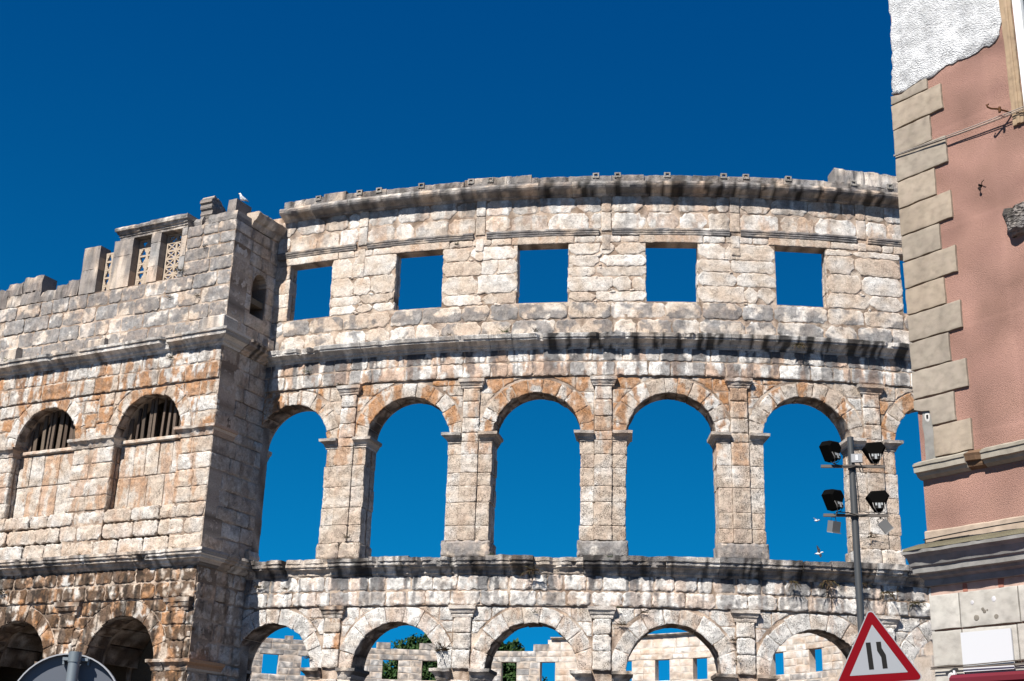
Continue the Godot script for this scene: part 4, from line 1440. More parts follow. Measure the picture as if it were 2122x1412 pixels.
func tuft(p: Vector3, out: Vector3, size: float, green: float, droop: float, label: String) -> void:
	for i in int(26 + size * 30.0):
		var a := rr(0, TAU)
		var side := out.cross(Vector3.UP).normalized()
		var d := (side * cos(a) * 0.75 + out * absf(sin(a)) * 0.8 + Vector3.UP * rr(-droop, 1.0 - droop)).normalized()
		var ln := size * rr(0.45, 1.0)
		var b := d.cross(Vector3(rr(-1, 1), rr(-1, 1), rr(-1, 1))).normalized() * size * rr(0.02, 0.05)
		var o := p + side * rr(-0.35, 0.35) * size
		var c := Color(0.075, 0.052, 0.032).lerp(Color(0.045, 0.085, 0.022), clampf(green + rr(-0.3, 0.3), 0, 1)) * rr(0.5, 1.2)
		c.a = 1.0
		var m := o + d * ln * 0.55
		var e := o + d * ln + Vector3.DOWN * ln * 0.25 * droop
		tri(o - b, o + b, m + b * 0.8, b.cross(d).normalized(), c)
		tri(m - b * 0.8, m + b * 0.8, e, b.cross(d).normalized(), c)
	var m := commit("weed_tuft", MAT.dry if green < 0.5 else MAT.leaf)
	tag(m, label, "plant", "weeds rooted in the stone ledges")

func weeds() -> void:
	rng.seed = 99
	var list := [
		[-17.48, 17.95, 0.10, 0.30, 0.7, 0.2, "green weed patch in the frieze above the leftmost open arch"],
		[-8.91, 18.92, 0.62, 0.34, 1.0, 0.1, "bright green bush on the middle cornice below the third square window"],
		[-7.68, 18.92, 0.60, 0.28, 0.1, 0.1, "brown dry tuft on the middle cornice right of the green bush"],
		[-11.20, 23.10, 0.02, 0.22, 1.0, 0.1, "small green plant beside the top right corner of the second square window"],
		[-11.14, 18.90, 0.60, 0.20, 0.0, 0.1, "dry tuft on the middle cornice under the second square window"],
		[-4.50, 8.30, 0.16, 0.20, 0.9, 0.2, "small green plant beside the capital of the centre lower pier"],
		[-4.32, 7.70, 0.05, 0.42, 0.0, 0.2, "dark dry bush left of the fourth lower arch"],
		[-3.54, 8.16, 0.05, 0.36, 0.0, 0.2, "dry bush above the left haunch of the fourth lower arch"],
		[-18.74, 9.15, 0.16, 0.45, 0.0, 0.3, "reddish dry tuft in the lower frieze next to the stair tower"],
		[-17.59, 9.04, 0.16, 0.38, 0.0, 0.3, "dry tuft in the lower frieze, second from the stair tower"],
		[-11.01, 6.70, 0.05, 0.62, 0.0, 0.1, "large spiky dry weed on the pier between second and third lower arches"],
		[-7.59, 9.60, 0.42, 0.55, 0.0, 0.6, "dark dry bush hanging under the lower cornice above the third lower arch"],
		[1.89, 9.42, 0.30, 0.45, 0.0, 1.0, "dry stalks hanging under the lower cornice above the fifth lower arch"],
		[3.20, 9.50, 0.30, 0.55, 0.0, 1.0, "dense curtain of dry stalks hanging beside the lamp pole"],
		[4.40, 9.45, 0.30, 0.45, 0.0, 1.0, "dry stalks hanging from the lower cornice right of the lamp pole"],
		[6.48, 8.87, 0.12, 0.5, 0.1, 0.6, "brown bush in the lower frieze next to the pink building"],
		[5.45, 9.20, 0.12, 0.55, 0.0, 0.8, "dry stalks in the lower frieze right of the warning sign's top"],
		[-9.10, 10.14, 0.60, 0.22, 0.9, 0.3, "green sprig on the lower cornice under the pier of the third open arch"],
		[-4.76, 10.08, 0.60, 0.22, 0.9, 0.3, "green sprig on the lower cornice under the centre pier"],
		[-16.28, 7.85, 0.05, 0.28, 0.0, 0.3, "dry tuft on the voussoirs right of the first lower arch"],
		[-16.37, 6.42, 0.05, 0.30, 0.0, 0.2, "dry tuft low beside the first lower arch"],
		[-7.51, 8.10, 0.05, 0.24, 0.6, 0.2, "olive sprig on the crown of the third lower arch"],
		[-0.32, 7.25, 0.05, 0.34, 0.0, 0.3, "dry tuft right of the fourth lower arch, upper one"],
		[-0.17, 6.54, 0.05, 0.30, 0.0, 0.3, "dry tuft right of the fourth lower arch, lower one"],
		[4.96, 11.20, 0.14, 0.40, 0.0, 0.2, "dry tuft on the pier behind the lamp pole"],
		[-15.07, 10.98, 0.12, 0.34, 0.0, 0.1, "dry tuft on the base of the first pier"],
		[2.44, 18.60, 0.40, 0.45, 0.0, 0.9, "dry stalks hanging under the middle cornice above the fifth open arch"],
		[-15.9, 17.3, 0.06, 0.3, 0.1, 0.5, "dry moss strip on the string course above the leftmost open arch"],
	]
	for e in list:
		var p := RS.p(e[0], e[1], e[2])
		tuft(p, (RS.p(e[0], 0, 1) - RS.p(e[0], 0, 0)), e[3], e[4], e[5], e[6])
	for e in [[-0.4, 18.15, 0.1, 0.32, 0.0, "round dry bush in the frieze of the stair tower"], [-0.55, 22.05, 0.05, 0.4, 0.1, "dry bush at the foot of the right pierced screen"], [0.55, 20.75, 0.03, 0.28, 0.0, "dry tuft in a joint below the tower corner"], [-0.9, 20.9, 0.03, 0.25, 0.0, "dry tuft in a joint under the tower screens"], [-7.9, 8.9, 0.12, 0.55, 0.0, "dark dry bush low on the tower frieze at the left edge"], [1.2, 10.2, 0.3, 0.28, 0.3, "grass tuft on the lower tower cornice near the corner"], [-3.6, 10.2, 0.4, 0.26, 0.3, "grass tuft on the lower tower cornice between the vaults"], [-9.3, 19.0, 0.45, 0.35, 0.9, "green plant on the middle tower cornice at the left edge"], [0.6, 22.95, 0.02, 0.24, 0.0, "dry tuft beside the right pierced screen"]]:
		tuft(TF.p(e[0], e[1], e[2]), TF.n, e[3], e[4], 0.3, e[5])

# A body along the x axis: stations [x, y, half width, half height].
func body(f: Transform3D, st: Array, cols: Array) -> void:
	var ringn := 10
	var rows := []
	for j in st.size():
		var row := []
		for k in ringn:
			var a := TAU * k / ringn
			row.append(f * Vector3(st[j][0], st[j][1] + sin(a) * st[j][3], cos(a) * st[j][2]))
		rows.append(row)
	for j in st.size() - 1:
		for k in ringn:
			var k2 := (k + 1) % ringn
			var cen: Vector3 = f * Vector3((st[j][0] + st[j + 1][0]) * 0.5, (st[j][1] + st[j + 1][1]) * 0.5, 0)
			var a: Vector3 = rows[j][k]
			quad(a, rows[j][k2], rows[j + 1][k2], rows[j + 1][k], (a + rows[j + 1][k2]) * 0.5 - cen, cols[j])

func gull(called: String, label: String, f: Transform3D, flying: bool) -> void:
	var wh := Color(0.72, 0.72, 0.71)
	var gy := Color(0.30, 0.32, 0.35)
	var w := thing(called, label, "seagull", f.origin, "seagulls")
	body(f, [[-0.30, 0.0, 0.004, 0.004], [-0.26, 0.0, 0.035, 0.012], [-0.18, 0.0, 0.05, 0.035], [-0.08, -0.005, 0.075, 0.075], [0.03, 0.0, 0.085, 0.09], [0.12, 0.03, 0.07, 0.075], [0.18, 0.08, 0.045, 0.055], [0.22, 0.12, 0.042, 0.045], [0.27, 0.125, 0.034, 0.036], [0.295, 0.12, 0.008, 0.01]], [wh, wh, wh, wh, wh, wh, wh, wh, wh])
	commit("body", MAT.feather, w)
	body(f, [[0.29, 0.118, 0.012, 0.013], [0.32, 0.115, 0.010, 0.011], [0.345, 0.104, 0.003, 0.004]], [Color(0.75, 0.50, 0.08), Color(0.75, 0.45, 0.08)])
	commit("beak", MAT.feather, w)
	for s in [-1.0, 1.0]:
		if flying:
			var a := [Vector3(0.10, 0.03, s * 0.06), Vector3(0.16, 0.13, s * 0.30), Vector3(0.02, 0.20, s * 0.68)]
			var b := [Vector3(-0.09, 0.03, s * 0.06), Vector3(-0.05, 0.12, s * 0.30), Vector3(-0.03, 0.20, s * 0.68)]
			for i in 2:
				var c := gy if i == 0 else Color(0.12, 0.12, 0.13)
				quad(f * a[i], f * a[i + 1], f * b[i + 1], f * b[i], f.basis * Vector3.UP, gy if i == 0 else c)
				var dn := Vector3(0, -0.012, 0)
				quad(f * (a[i] + dn), f * (a[i + 1] + dn), f * (b[i + 1] + dn), f * (b[i] + dn), f.basis * Vector3.DOWN, wh)
		else:
			body(f * Transform3D(Basis.IDENTITY, Vector3(0, 0.01, s * 0.06)), [[-0.34, -0.01, 0.006, 0.006], [-0.22, 0.0, 0.02, 0.03], [-0.05, 0.01, 0.03, 0.065], [0.08, 0.015, 0.025, 0.06], [0.13, 0.015, 0.006, 0.02]], [Color(0.05, 0.05, 0.05), gy, gy, gy])
		commit("wing", MAT.feather, w)
	if not flying:
		for s in [-1.0, 1.0]:
			tube([f * Vector3(0.0, -0.08, s * 0.03), f * Vector3(0.0, -0.20, s * 0.03)], 0.007, 5, Color(0.6, 0.35, 0.25))
			commit("leg", MAT.feather, w)

# ------------------------------------------------------------------ the corner building
func corner_building() -> void:
	rng.seed = 777
	var o3 := Vector3(4.66523, 0, -14.25607)
	var t := Vector3(0.58354, 0, 0.81208)
	var n := Vector3(-0.81208, 0, 0.58354)
	var B := plane_surf(o3, t, n, 120.0)
	var w := thing("corner_building", "old pink plastered building with grey corner blocks and a peeling white patch above", "building", B.p(2, 0, -2))
	var pink := Color(0.36, 0.212, 0.172)
	var wall := {"d": 0.0, "edge": 0.0, "bulge": 0.0, "jit": 0.0, "sk": 0.45, "h": 0.22, "rough": 0.006, "col": pink, "back": true, "tint": Vector3(1, 0, 0)}
	stone(B, rect(0.02, 0.0, 1.74, 10.10), wall)
	stone(B, rect(0.07, 10.10, 1.74, 14.5), wall)
	wall.h = 0.6
	stone(B, rect(1.74, 0.0, 2.74, 9.14), wall)
	stone(B, rect(1.74, 11.3, 2.74, 14.5), wall)
	stone(B, rect(2.74, 0.0, 9.0, 14.5), wall)
	var L := plane_surf(o3, -n, -t, 140.0)
	stone(L, rect(0.46, 0.0, 7.0, 14.5), {"d": -0.02, "edge": 0.0, "bulge": 0.0, "jit": 0.0, "sk": 0.4, "h": 0.8, "rough": 0.01, "col": pink, "back": true})
	var bs := Basis(t, Vector3.UP, n)
	box(Transform3D(bs, B.p(4.6, 14.6, -3.4)), Vector3(9.4, 0.25, 7.4), Color(0.3, 0.28, 0.26))
	box(Transform3D(bs, B.p(4.8, 7.2, -6.9)), Vector3(8.0, 14.4, 0.3), pink)
	box(Transform3D(bs, B.p(8.8, 7.2, -3.7)), Vector3(0.3, 14.4, 6.0), pink)
	commit("plaster_wall", MAT.plaster, w)
	var pw: Node = w.get_node("plaster_wall")
	# white rough patch
	var patch := PackedVector2Array([Vector2(0.0, 10.085), Vector2(0.12, 10.05), Vector2(0.30, 10.085), Vector2(0.42, 10.10), Vector2(0.54, 10.06), Vector2(0.70, 10.10), Vector2(0.85, 10.115), Vector2(1.06, 10.095), Vector2(1.246, 10.10), Vector2(1.40, 10.105), Vector2(1.50, 10.135), Vector2(1.56, 10.19), Vector2(1.592, 10.27), Vector2(1.60, 10.4), Vector2(1.60, 12.6), Vector2(0.10, 12.6), Vector2(0.075, 11.6), Vector2(0.055, 11.0), Vector2(0.05, 10.6), Vector2(0.02, 10.3)])
	stone(B, patch, {"d": 0.026, "edge": 0.012, "bulge": 0.006, "round": 0.02, "rough": 0.026, "jit": 0.026, "sk": 0.05, "h": 0.04, "col": Color(0.57, 0.585, 0.60)})
	commit("limewash_patch", MAT.lime, pw)
	# corner blocks
	var yb := [10.075, 9.924, 9.575, 9.224, 8.862, 8.505, 8.142, 7.804, 7.461, 7.125, 6.786, 6.432, 6.086, 5.733, 5.375]
	for i in 14:
		var ut: float = 0.53 if i % 2 == 0 else 0.72
		var g := 0.017
		var p := rect(-0.005, yb[i + 1] + g, ut, yb[i])
		if i == 0:
			p = PackedVector2Array([Vector2(-0.005, yb[1] + g), Vector2(0.53, yb[1] + g), Vector2(0.53, 10.08), Vector2(0.36, 10.075), Vector2(0.16, 10.03), Vector2(0.0, 10.06)])
		elif i == 12:
			p = PackedVector2Array([Vector2(-0.005, 5.985), Vector2(0.09, 5.945), Vector2(0.20, 5.93), Vector2(0.215, 5.755), Vector2(0.53, 5.755), Vector2(0.53, yb[i]), Vector2(-0.005, yb[i])])
		elif i == 13:
			p = rect(0.222, 5.382, 0.715, yb[i])
		stone(B, p, {"d": 0.034, "edge": 0.004, "bulge": 0.0, "round": 0.012, "rough": 0.003, "jit": 0.006, "sk": 0.07, "h": 0.06, "col": Color(0.315, 0.262, 0.205).lerp(Color(0.285, 0.25, 0.208), rr(0, 1)), "tint": Vector3(0, rr(-1, 1), 0)})
		commit("quoin", MAT.cement, pw)
	stone(B, rect(0.075, 5.36, 0.222, 5.95), {"d": 0.008, "edge": 0.003, "bulge": 0.0, "round": 0.01, "rough": 0.006, "jit": 0.012, "sk": 0.08, "col": Color(0.24, 0.235, 0.22), "h": 0.06})
	commit("cement_repair", MAT.cement, pw)
	for e in [[0.148, 5.862]]:
		stone(B, circle(Vector2(e[0], e[1]), 0.035, 10, 1.6), {"d": 0.012, "edge": 0.004, "bulge": 0.0, "round": 0.006, "rough": 0.004, "jit": 0.01, "sk": 0.01, "h": 0.03, "col": Color(0.5, 0.49, 0.47)})
		box(Transform3D(bs, B.p(e[0] + 0.004, e[1] + 0.008, 0.014)), Vector3(0.022, 0.04, 0.012), Color(0.03, 0.03, 0.03))
		commit("broken_socket", MAT.cement, pw)
	# string course, its lower lip broken away at one place
	var sp := [[5.155, 0.015], [5.175, 0.05], [5.18, 0.065], [5.215, 0.085], [5.222, 0.12], [5.285, 0.125], [5.29, 0.138], [5.312, 0.140], [5.316, 0.118], [5.328, 0.12], [5.37, 0.02]]
	var sc := Color(0.30, 0.275, 0.23)
	moulding(B, -0.005, 0.66, sp, -0.05, {"col": sc, "h": 0.05, "rough": 0.006, "chip": 0.05})
	commit("string_course", MAT.cement, pw)
	moulding(B, 0.662, 0.86, [[5.155, 0.015], [5.18, 0.06], [5.20, 0.07], [5.235, 0.075], [5.24, 0.11], [5.285, 0.12], [5.312, 0.136], [5.316, 0.118], [5.37, 0.02]], -0.05, {"col": Color(0.15, 0.095, 0.06), "h": 0.04, "rough": 0.012, "chip": 0.4})
	commit("string_course", MAT.cement, pw)
	moulding(B, 0.862, 6.0, sp, -0.05, {"col": sc, "h": 0.08, "rough": 0.006, "chip": 0.08})
	commit("string_course", MAT.cement, pw)
	# moulded main cornice
	moulding(B, 0.0, 6.0, [[4.43, 0.02], [4.56, 0.018], [4.575, 0.005]], -0.05, {"col": Color(0.36, 0.29, 0.23), "h": 0.09, "rough": 0.008, "chip": 0.1})
	commit("plaster_band", MAT.cement, pw)
	moulding(B, 0.0, 6.0, [[3.962, 0.06], [4.03, 0.06], [4.035, 0.075], [4.045, 0.085], [4.05, 0.11], [4.085, 0.12], [4.09, 0.19], [4.15, 0.195], [4.155, 0.21], [4.165, 0.22], [4.20, 0.232], [4.25, 0.255], [4.28, 0.29], [4.285, 0.315], [4.32, 0.32], [4.35, 0.30], [4.435, 0.03]], -0.1, {"wa": 0.34, "col": Color(0.25, 0.245, 0.235), "h": 0.07, "rough": 0.006, "chip": 0.06})
	commit("cornice", MAT.cement, pw)
	moulding(B, -0.08, 6.0, [[4.322, 0.323], [4.354, 0.304], [4.44, 0.032]], 0.03, {"col": Color(0.16, 0.145, 0.10), "h": 0.06, "rough": 0.006, "chip": 0.1})
	commit("mossy_cap", MAT.plaster, pw)
	moulding(B, 0.02, 6.0, [[3.86, 0.012], [3.96, 0.014]], -0.02, {"col": Color(0.43, 0.31, 0.26), "h": 0.07, "rough": 0.004, "chip": 0.0})
	commit("frieze_band", MAT.cement, pw)
	for e in [[0.43, 0.48], [0.86, 0.93], [1.33, 1.38]]:
		stone(B, rect(e[0], 3.865, e[1], 3.957), {"d": 0.018, "edge": 0.0, "bulge": 0.0, "round": 0.01, "rough": 0.001, "jit": 0.01, "sk": 0.01, "h": 0.05, "col": Color(0.30, 0.13, 0.095)})
		commit("paint_remnant", MAT.cement, pw)
	# grey base blocks
	var py := 3.86
	var rowk := 0
	while py > 0.3:
		var y0 := py - 0.385
		var us := [0.0, 0.382, 1.09, 1.9, 2.8, 3.7, 4.6, 5.5] if rowk % 2 == 0 else [0.0, 0.384, 1.04, 1.9, 2.8, 3.7, 4.6, 5.5]
		for i in us.size() - 1:
			stone(B, rect(us[i] + 0.006, y0 + 0.02, us[i + 1] - 0.006, py), {"d": 0.04, "edge": 0.005, "bulge": 0.0, "round": 0.012, "rough": 0.003, "jit": 0.004, "sk": 0.05, "h": 0.10 if i < 3 else 0.3, "col": Color(0.44, 0.425, 0.39).lerp(Color(0.39, 0.37, 0.335), rr(0, 1)), "tint": Vector3(0, rr(-1, 1), 0)})
			commit("base_block", MAT.cement, pw)
		py = y0 - 0.0
		rowk += 1
	# scars where a plate was screwed on
	for e in [[0.545, 3.735, 0.030, 1], [0.805, 3.755, 0.032, 1], [0.58, 3.58, 0.036, 0], [0.82, 3.57, 0.034, 0], [0.665, 3.66, 0.024, 0], [0.685, 3.635, 0.02, 0], [0.718, 3.645, 0.012, 0]]:
		stone(B, circle(Vector2(e[0], e[1]), e[2], 12, 1.0), {"d": 0.044, "edge": 0.002, "bulge": 0.0, "round": 0.006, "rough": 0.004, "jit": e[2] * 0.35, "sk": 0.004, "h": 0.02, "col": Color(0.52, 0.52, 0.54) if e[3] == 1 else Color(0.19, 0.175, 0.15)})
		commit("plaster_scar", MAT.cement, pw)
	# upper window
	var fc := Color(0.33, 0.245, 0.165)
	stone(B, rect(1.60, 8.965, 1.74, 12.5), {"d": 0.035, "edge": 0.004, "bulge": 0.0, "round": 0.015, "rough": 0.006, "jit": 0.006, "sk": 0.15, "h": 0.07, "col": fc})
	stone(B, rect(1.742, 8.965, 2.9, 9.13), {"d": 0.034, "edge": 0.004, "bulge": 0.0, "round": 0.015, "rough": 0.006, "jit": 0.006, "sk": 0.15, "h": 0.07, "col": fc})
	stone(B, rect(1.66, 8.97, 1.70, 12.5), {"d": 0.048, "edge": 0.004, "bulge": 0.0, "round": 0.012, "rough": 0.003, "jit": 0.003, "sk": 0.03, "h": 0.07, "col": fc})
	commit("window_surround", MAT.cement, pw)
	for e in [[1.80, 0.10, 10.2, 2.1], [2.68, 0.10, 10.2, 2.1]]:
		box(Transform3D(bs, B.p(e[0], e[2], -0.02)), Vector3(e[1], e[3], 0.06), Color(0.66, 0.68, 0.70))
	for y in [9.19, 11.24]:
		box(Transform3D(bs, B.p(2.24, y, -0.021)), Vector3(0.79, 0.10, 0.056), Color(0.66, 0.68, 0.70))
	box(Transform3D(bs, B.p(2.24, 10.2, -0.022)), Vector3(0.06, 2.0, 0.054), Color(0.66, 0.68, 0.70))
	commit("window_frame", MAT.sheet, pw)
	quad(B.p(1.85, 9.24, -0.03), B.p(2.63, 9.24, -0.03), B.p(2.63, 11.19, -0.03), B.p(1.85, 11.19, -0.03), n, Color.WHITE)
	commit("window_pane", MAT.glass, pw)
	# broken stone bracket
	moulding(B, 1.46, 1.80, [[7.66, 0.03], [7.72, 0.07], [7.80, 0.12], [7.90, 0.16], [7.97, 0.14], [8.00, 0.05]], -0.1, {"st": [-0.3, 1.2, 0.4, 0.0, 0.55, 0.4], "rough": 0.08, "chip": 0.6, "h": 0.03, "wa": 0.2})
	commit("broken_bracket", MAT.porous, pw)
	# rusty iron hooks
	var rust := Color(0.085, 0.040, 0.022)
	tube([B.p(1.60, 9.14, 0.0), B.p(1.56, 9.16, 0.08), B.p(1.50, 9.185, 0.16), B.p(1.46, 9.19, 0.20), B.p(1.44, 9.205, 0.23), B.p(1.435, 9.235, 0.24), B.p(1.445, 9.245, 0.22)], 0.011, 6, rust)
	tube([B.p(1.53, 9.20, 0.14), B.p(1.53, 9.13, 0.15)], 0.016, 6, rust)
	commit("iron_hook", MAT.dry, pw)
	tube([B.p(1.116, 8.41, 0.0), B.p(1.105, 8.42, 0.03), B.p(1.11, 8.37, 0.05), B.p(1.116, 8.345, 0.035)], 0.014, 6, Color(0.02, 0.018, 0.016))
	tube([B.p(1.12, 8.42, 0.0), B.p(1.14, 8.44, 0.03), B.p(1.19, 8.44, 0.06)], 0.005, 5, Color(0.05, 0.04, 0.03))
	commit("iron_hook", MAT.dry, pw)
	tube([B.p(0.235, 4.435, 0.0), B.p(0.235, 4.435, 0.05)], 0.022, 10, Color(0.01, 0.01, 0.01))
	commit("drain_pipe_stub", MAT.metal, pw)
	for y in [5.83, 5.47]:
		tube([B.p(0.06, y, -0.02), B.p(0.03, y, -0.02)], 0.008, 5, Color(0.02, 0.02, 0.02))
		tube([B.p(0.06, y + 0.03, -0.02), B.p(0.04, y + 0.03, -0.02)], 0.008, 5, Color(0.02, 0.02, 0.02))
		commit("wire_clip", MAT.metal, pw)
	# cables on the wall
	var c1 := []
	var c2 := []
	var c3 := []
	for i in 21:
		var f := i / 20.0
		var u := lerpf(0.0, 3.2, f)
		var sag := -0.05 * sin(PI * f)
		c1.append(B.p(u, lerpf(9.232, 9.10, f) + sag, 0.06 + 0.03 * sin(PI * f)))
		c2.append(B.p(u, lerpf(9.222, 9.125, f) + sag * 1.25 , 0.06))
		c3.append(B.p(u, lerpf(9.215, 9.085, f) + sag * 1.05, 0.055))
	tube(c1, 0.006, 5, Color(0.30, 0.27, 0.24))
	tube(c2, 0.006, 5, Color(0.36, 0.32, 0.28))
	tube(c3, 0.004, 5, Color(0.12, 0.10, 0.09))
	tag(commit("cable", MAT.metal), "grey twin cable strung across the corner blocks up to the window", "cable", "cables on the pink building")
	var d1 := []
	for i in 26:
		var f := i / 25.0
		d1.append(B.p(lerpf(0.0, 2.4, f), 4.475 + 0.03 * f + 0.012 * sin(f * 5.0), 0.05 + 0.05 * f))
	var d2 := []
	for i in 14:
		var f := i / 13.0
		d2.append(B.p(0.0 + 0.03 * absf(cos(PI * f)) + 0.75 * maxf(0.0, f - 0.25), 4.475 - 0.03 * sin(PI * minf(f * 2.0, 1.0)) - 0.03 * (1.0 if f > 0.5 else f * 2.0), 0.06))
	tube(d1, 0.007, 5, Color(0.012, 0.012, 0.012))
	tube(d2, 0.006, 5, Color(0.012, 0.012, 0.012))
	tag(commit("cable", MAT.metal), "black cable looped along the ledge above the main cornice", "cable", "cables on the pink building")
	for k in 3:
		var q := []
		for i in 16:
			var f := i / 15.0
			q.append(B.p(lerpf(0.0, 2.0, f), 3.085 + [0.0, 0.012, -0.008][k] + (0.05 * maxf(0.0, f - 0.25) if k == 1 else -0.01 * f), 0.075 + 0.01 * k))
		tube(q, 0.006, 5, [Color(0.03, 0.03, 0.03), Color(0.10, 0.085, 0.07), Color(0.14, 0.12, 0.10)][k])
	tag(commit("cable", MAT.metal), "bundle of thin cables crossing the white board above the awning", "cable", "cables on the pink building")
	# blank white board
	box(Transform3D(bs, B.p(0.687, 3.232, 0.060)), Vector3(0.598, 0.405, 0.02), Color(0.46, 0.475, 0.50))
	tag(commit("white_board", MAT.sheet), "blank white board fixed to the grey base of the pink building", "board")
	# awning
	var aw := thing("awning", "dark red awning at the bottom right corner under the white board", "awning", B.p(1.5, 2.8, 0.2))
	var red := Color(0.115, 0.018, 0.028)
	moulding(B, 0.37, 5.0, [[2.84, 0.10], [2.86, 0.26], [2.90, 0.30], [2.95, 0.30], [2.985, 0.26], [2.99, 0.12]], 0.09, {"col": red, "h": 0.3, "rough": 0.0, "chip": 0.0})
	commit("cassette", MAT.cloth, aw)
	quad(B.p(0.40, 2.86, 0.30), B.p(4.9, 2.86, 0.30), B.p(4.9, 2.45, 1.3), B.p(0.40, 2.45, 1.3), Vector3(0, 1, 0) + n, red)
	quad(B.p(0.40, 2.45, 1.3), B.p(4.9, 2.45, 1.3), B.p(4.9, 2.25, 1.3), B.p(0.40, 2.25, 1.3), n, red)
	commit("canopy", MAT.cloth, aw)
	tube([B.p(0.30, 2.98, 0.10), B.p(0.33, 2.99, 0.20), B.p(0.36, 2.97, 0.26)], 0.03, 8, Color(0.55, 0.55, 0.55))
	box(Transform3D(bs * Basis(Vector3.BACK, 0.4), B.p(0.30, 3.03, 0.14)), Vector3(0.13, 0.035, 0.05), Color(0.03, 0.03, 0.03))
	box(Transform3D(bs, B.p(0.345, 3.02, 0.16)), Vector3(0.02, 0.04, 0.03), Color(0.7, 0.7, 0.7))
	commit("bracket", MAT.metal, aw)

func circle(c: Vector2, r: float, n: int, stretch: float) -> PackedVector2Array:
	var p := PackedVector2Array()
	for i in n:
		var a := TAU * i / n
		p.append(c + Vector2(cos(a) * r, sin(a) * r * stretch))
	return p

# ------------------------------------------------------------------ street furniture
func plate(f: Transform3D, poly: PackedVector2Array, z0: float, z1: float, col: Color) -> void:
	var q := ccw(poly)
	var tr := Geometry2D.triangulate_polygon(q)
	for k in range(0, tr.size(), 3):
		for z in [z0, z1]:
			tri(f * Vector3(q[tr[k]].x, q[tr[k]].y, z), f * Vector3(q[tr[k + 1]].x, q[tr[k + 1]].y, z), f * Vector3(q[tr[k + 2]].x, q[tr[k + 2]].y, z), f.basis * (Vector3.BACK if z == z1 else Vector3.FORWARD), col)
	for i in q.size():
		var a := q[i]
		var b := q[(i + 1) % q.size()]
		var e := b - a
		quad(f * Vector3(a.x, a.y, z0), f * Vector3(b.x, b.y, z0), f * Vector3(b.x, b.y, z1), f * Vector3(a.x, a.y, z1), f.basis * Vector3(e.y, -e.x, 0), col)

func round_tri(inr: float, rad: float) -> PackedVector2Array:
	var p := PackedVector2Array()
	var cr := (inr - rad) * 2.0
	for i in 3:
		var a := PI / 2 + TAU * i / 3
		var c := Vector2(cos(a), sin(a)) * cr
		for k in 7:
			var b := a - PI / 3 + TAU / 3 * k / 6.0
			p.append(c + Vector2(cos(b), sin(b)) * rad)
	return p

func warning_sign() -> void:
	var c := Vector3(4.100, 3.216, -14.5)
	var to := (Vector3(0.2, 3.2, 0) - c).normalized()
	var rt := Vector3.UP.cross(to).normalized()
	var f := Transform3D(Basis(rt, Vector3.UP, to) * Basis(Vector3.BACK, deg_to_rad(4.2)), c)
	var w := thing("warning_sign", "red bordered triangular warning sign for a road narrowing on the right", "traffic sign", Vector3(c.x, 0, c.z))
	plate(f, round_tri(0.275, 0.045), -0.012, 0.0, Color(0.28, 0.29, 0.30))
	commit("plate", MAT.galv, w)
	plate(f, round_tri(0.264, 0.036), 0.0005, 0.002, Color(0.135, 0.001, 0.005))
	commit("red_border", MAT.sheet, w)
	plate(f, round_tri(0.178, 0.004), 0.0025, 0.004, Color(0.235, 0.25, 0.272))
	commit("white_field", MAT.sheet, w)
	var hb := 0.307
	var ht := 0.53
	var q := func(a: float, b: float) -> Vector2: return Vector2(a * hb, b * ht - 0.177)
	var k := Color(0.012, 0.012, 0.014)
	plate(f, PackedVector2Array([q.call(-0.305, 0.097), q.call(-0.135, 0.097), q.call(-0.135, 0.645), q.call(-0.305, 0.645)]), 0.0045, 0.0055, k)
	commit("black_bar", MAT.sheet, w)
	plate(f, PackedVector2Array([q.call(0.165, 0.100), q.call(0.335, 0.100), q.call(0.335, 0.37), q.call(0.225, 0.515), q.call(0.225, 0.645), q.call(0.055, 0.645), q.call(0.055, 0.465), q.call(0.165, 0.33)]), 0.0045, 0.0055, k)
	commit("black_bar", MAT.sheet, w)
	var b := c - to * 0.06
	tube([Vector3(b.x, 0, b.z), Vector3(b.x, 3.4, b.z)], 0.03, 12, Color(0.30, 0.31, 0.32))
	commit("post", MAT.galv, w)

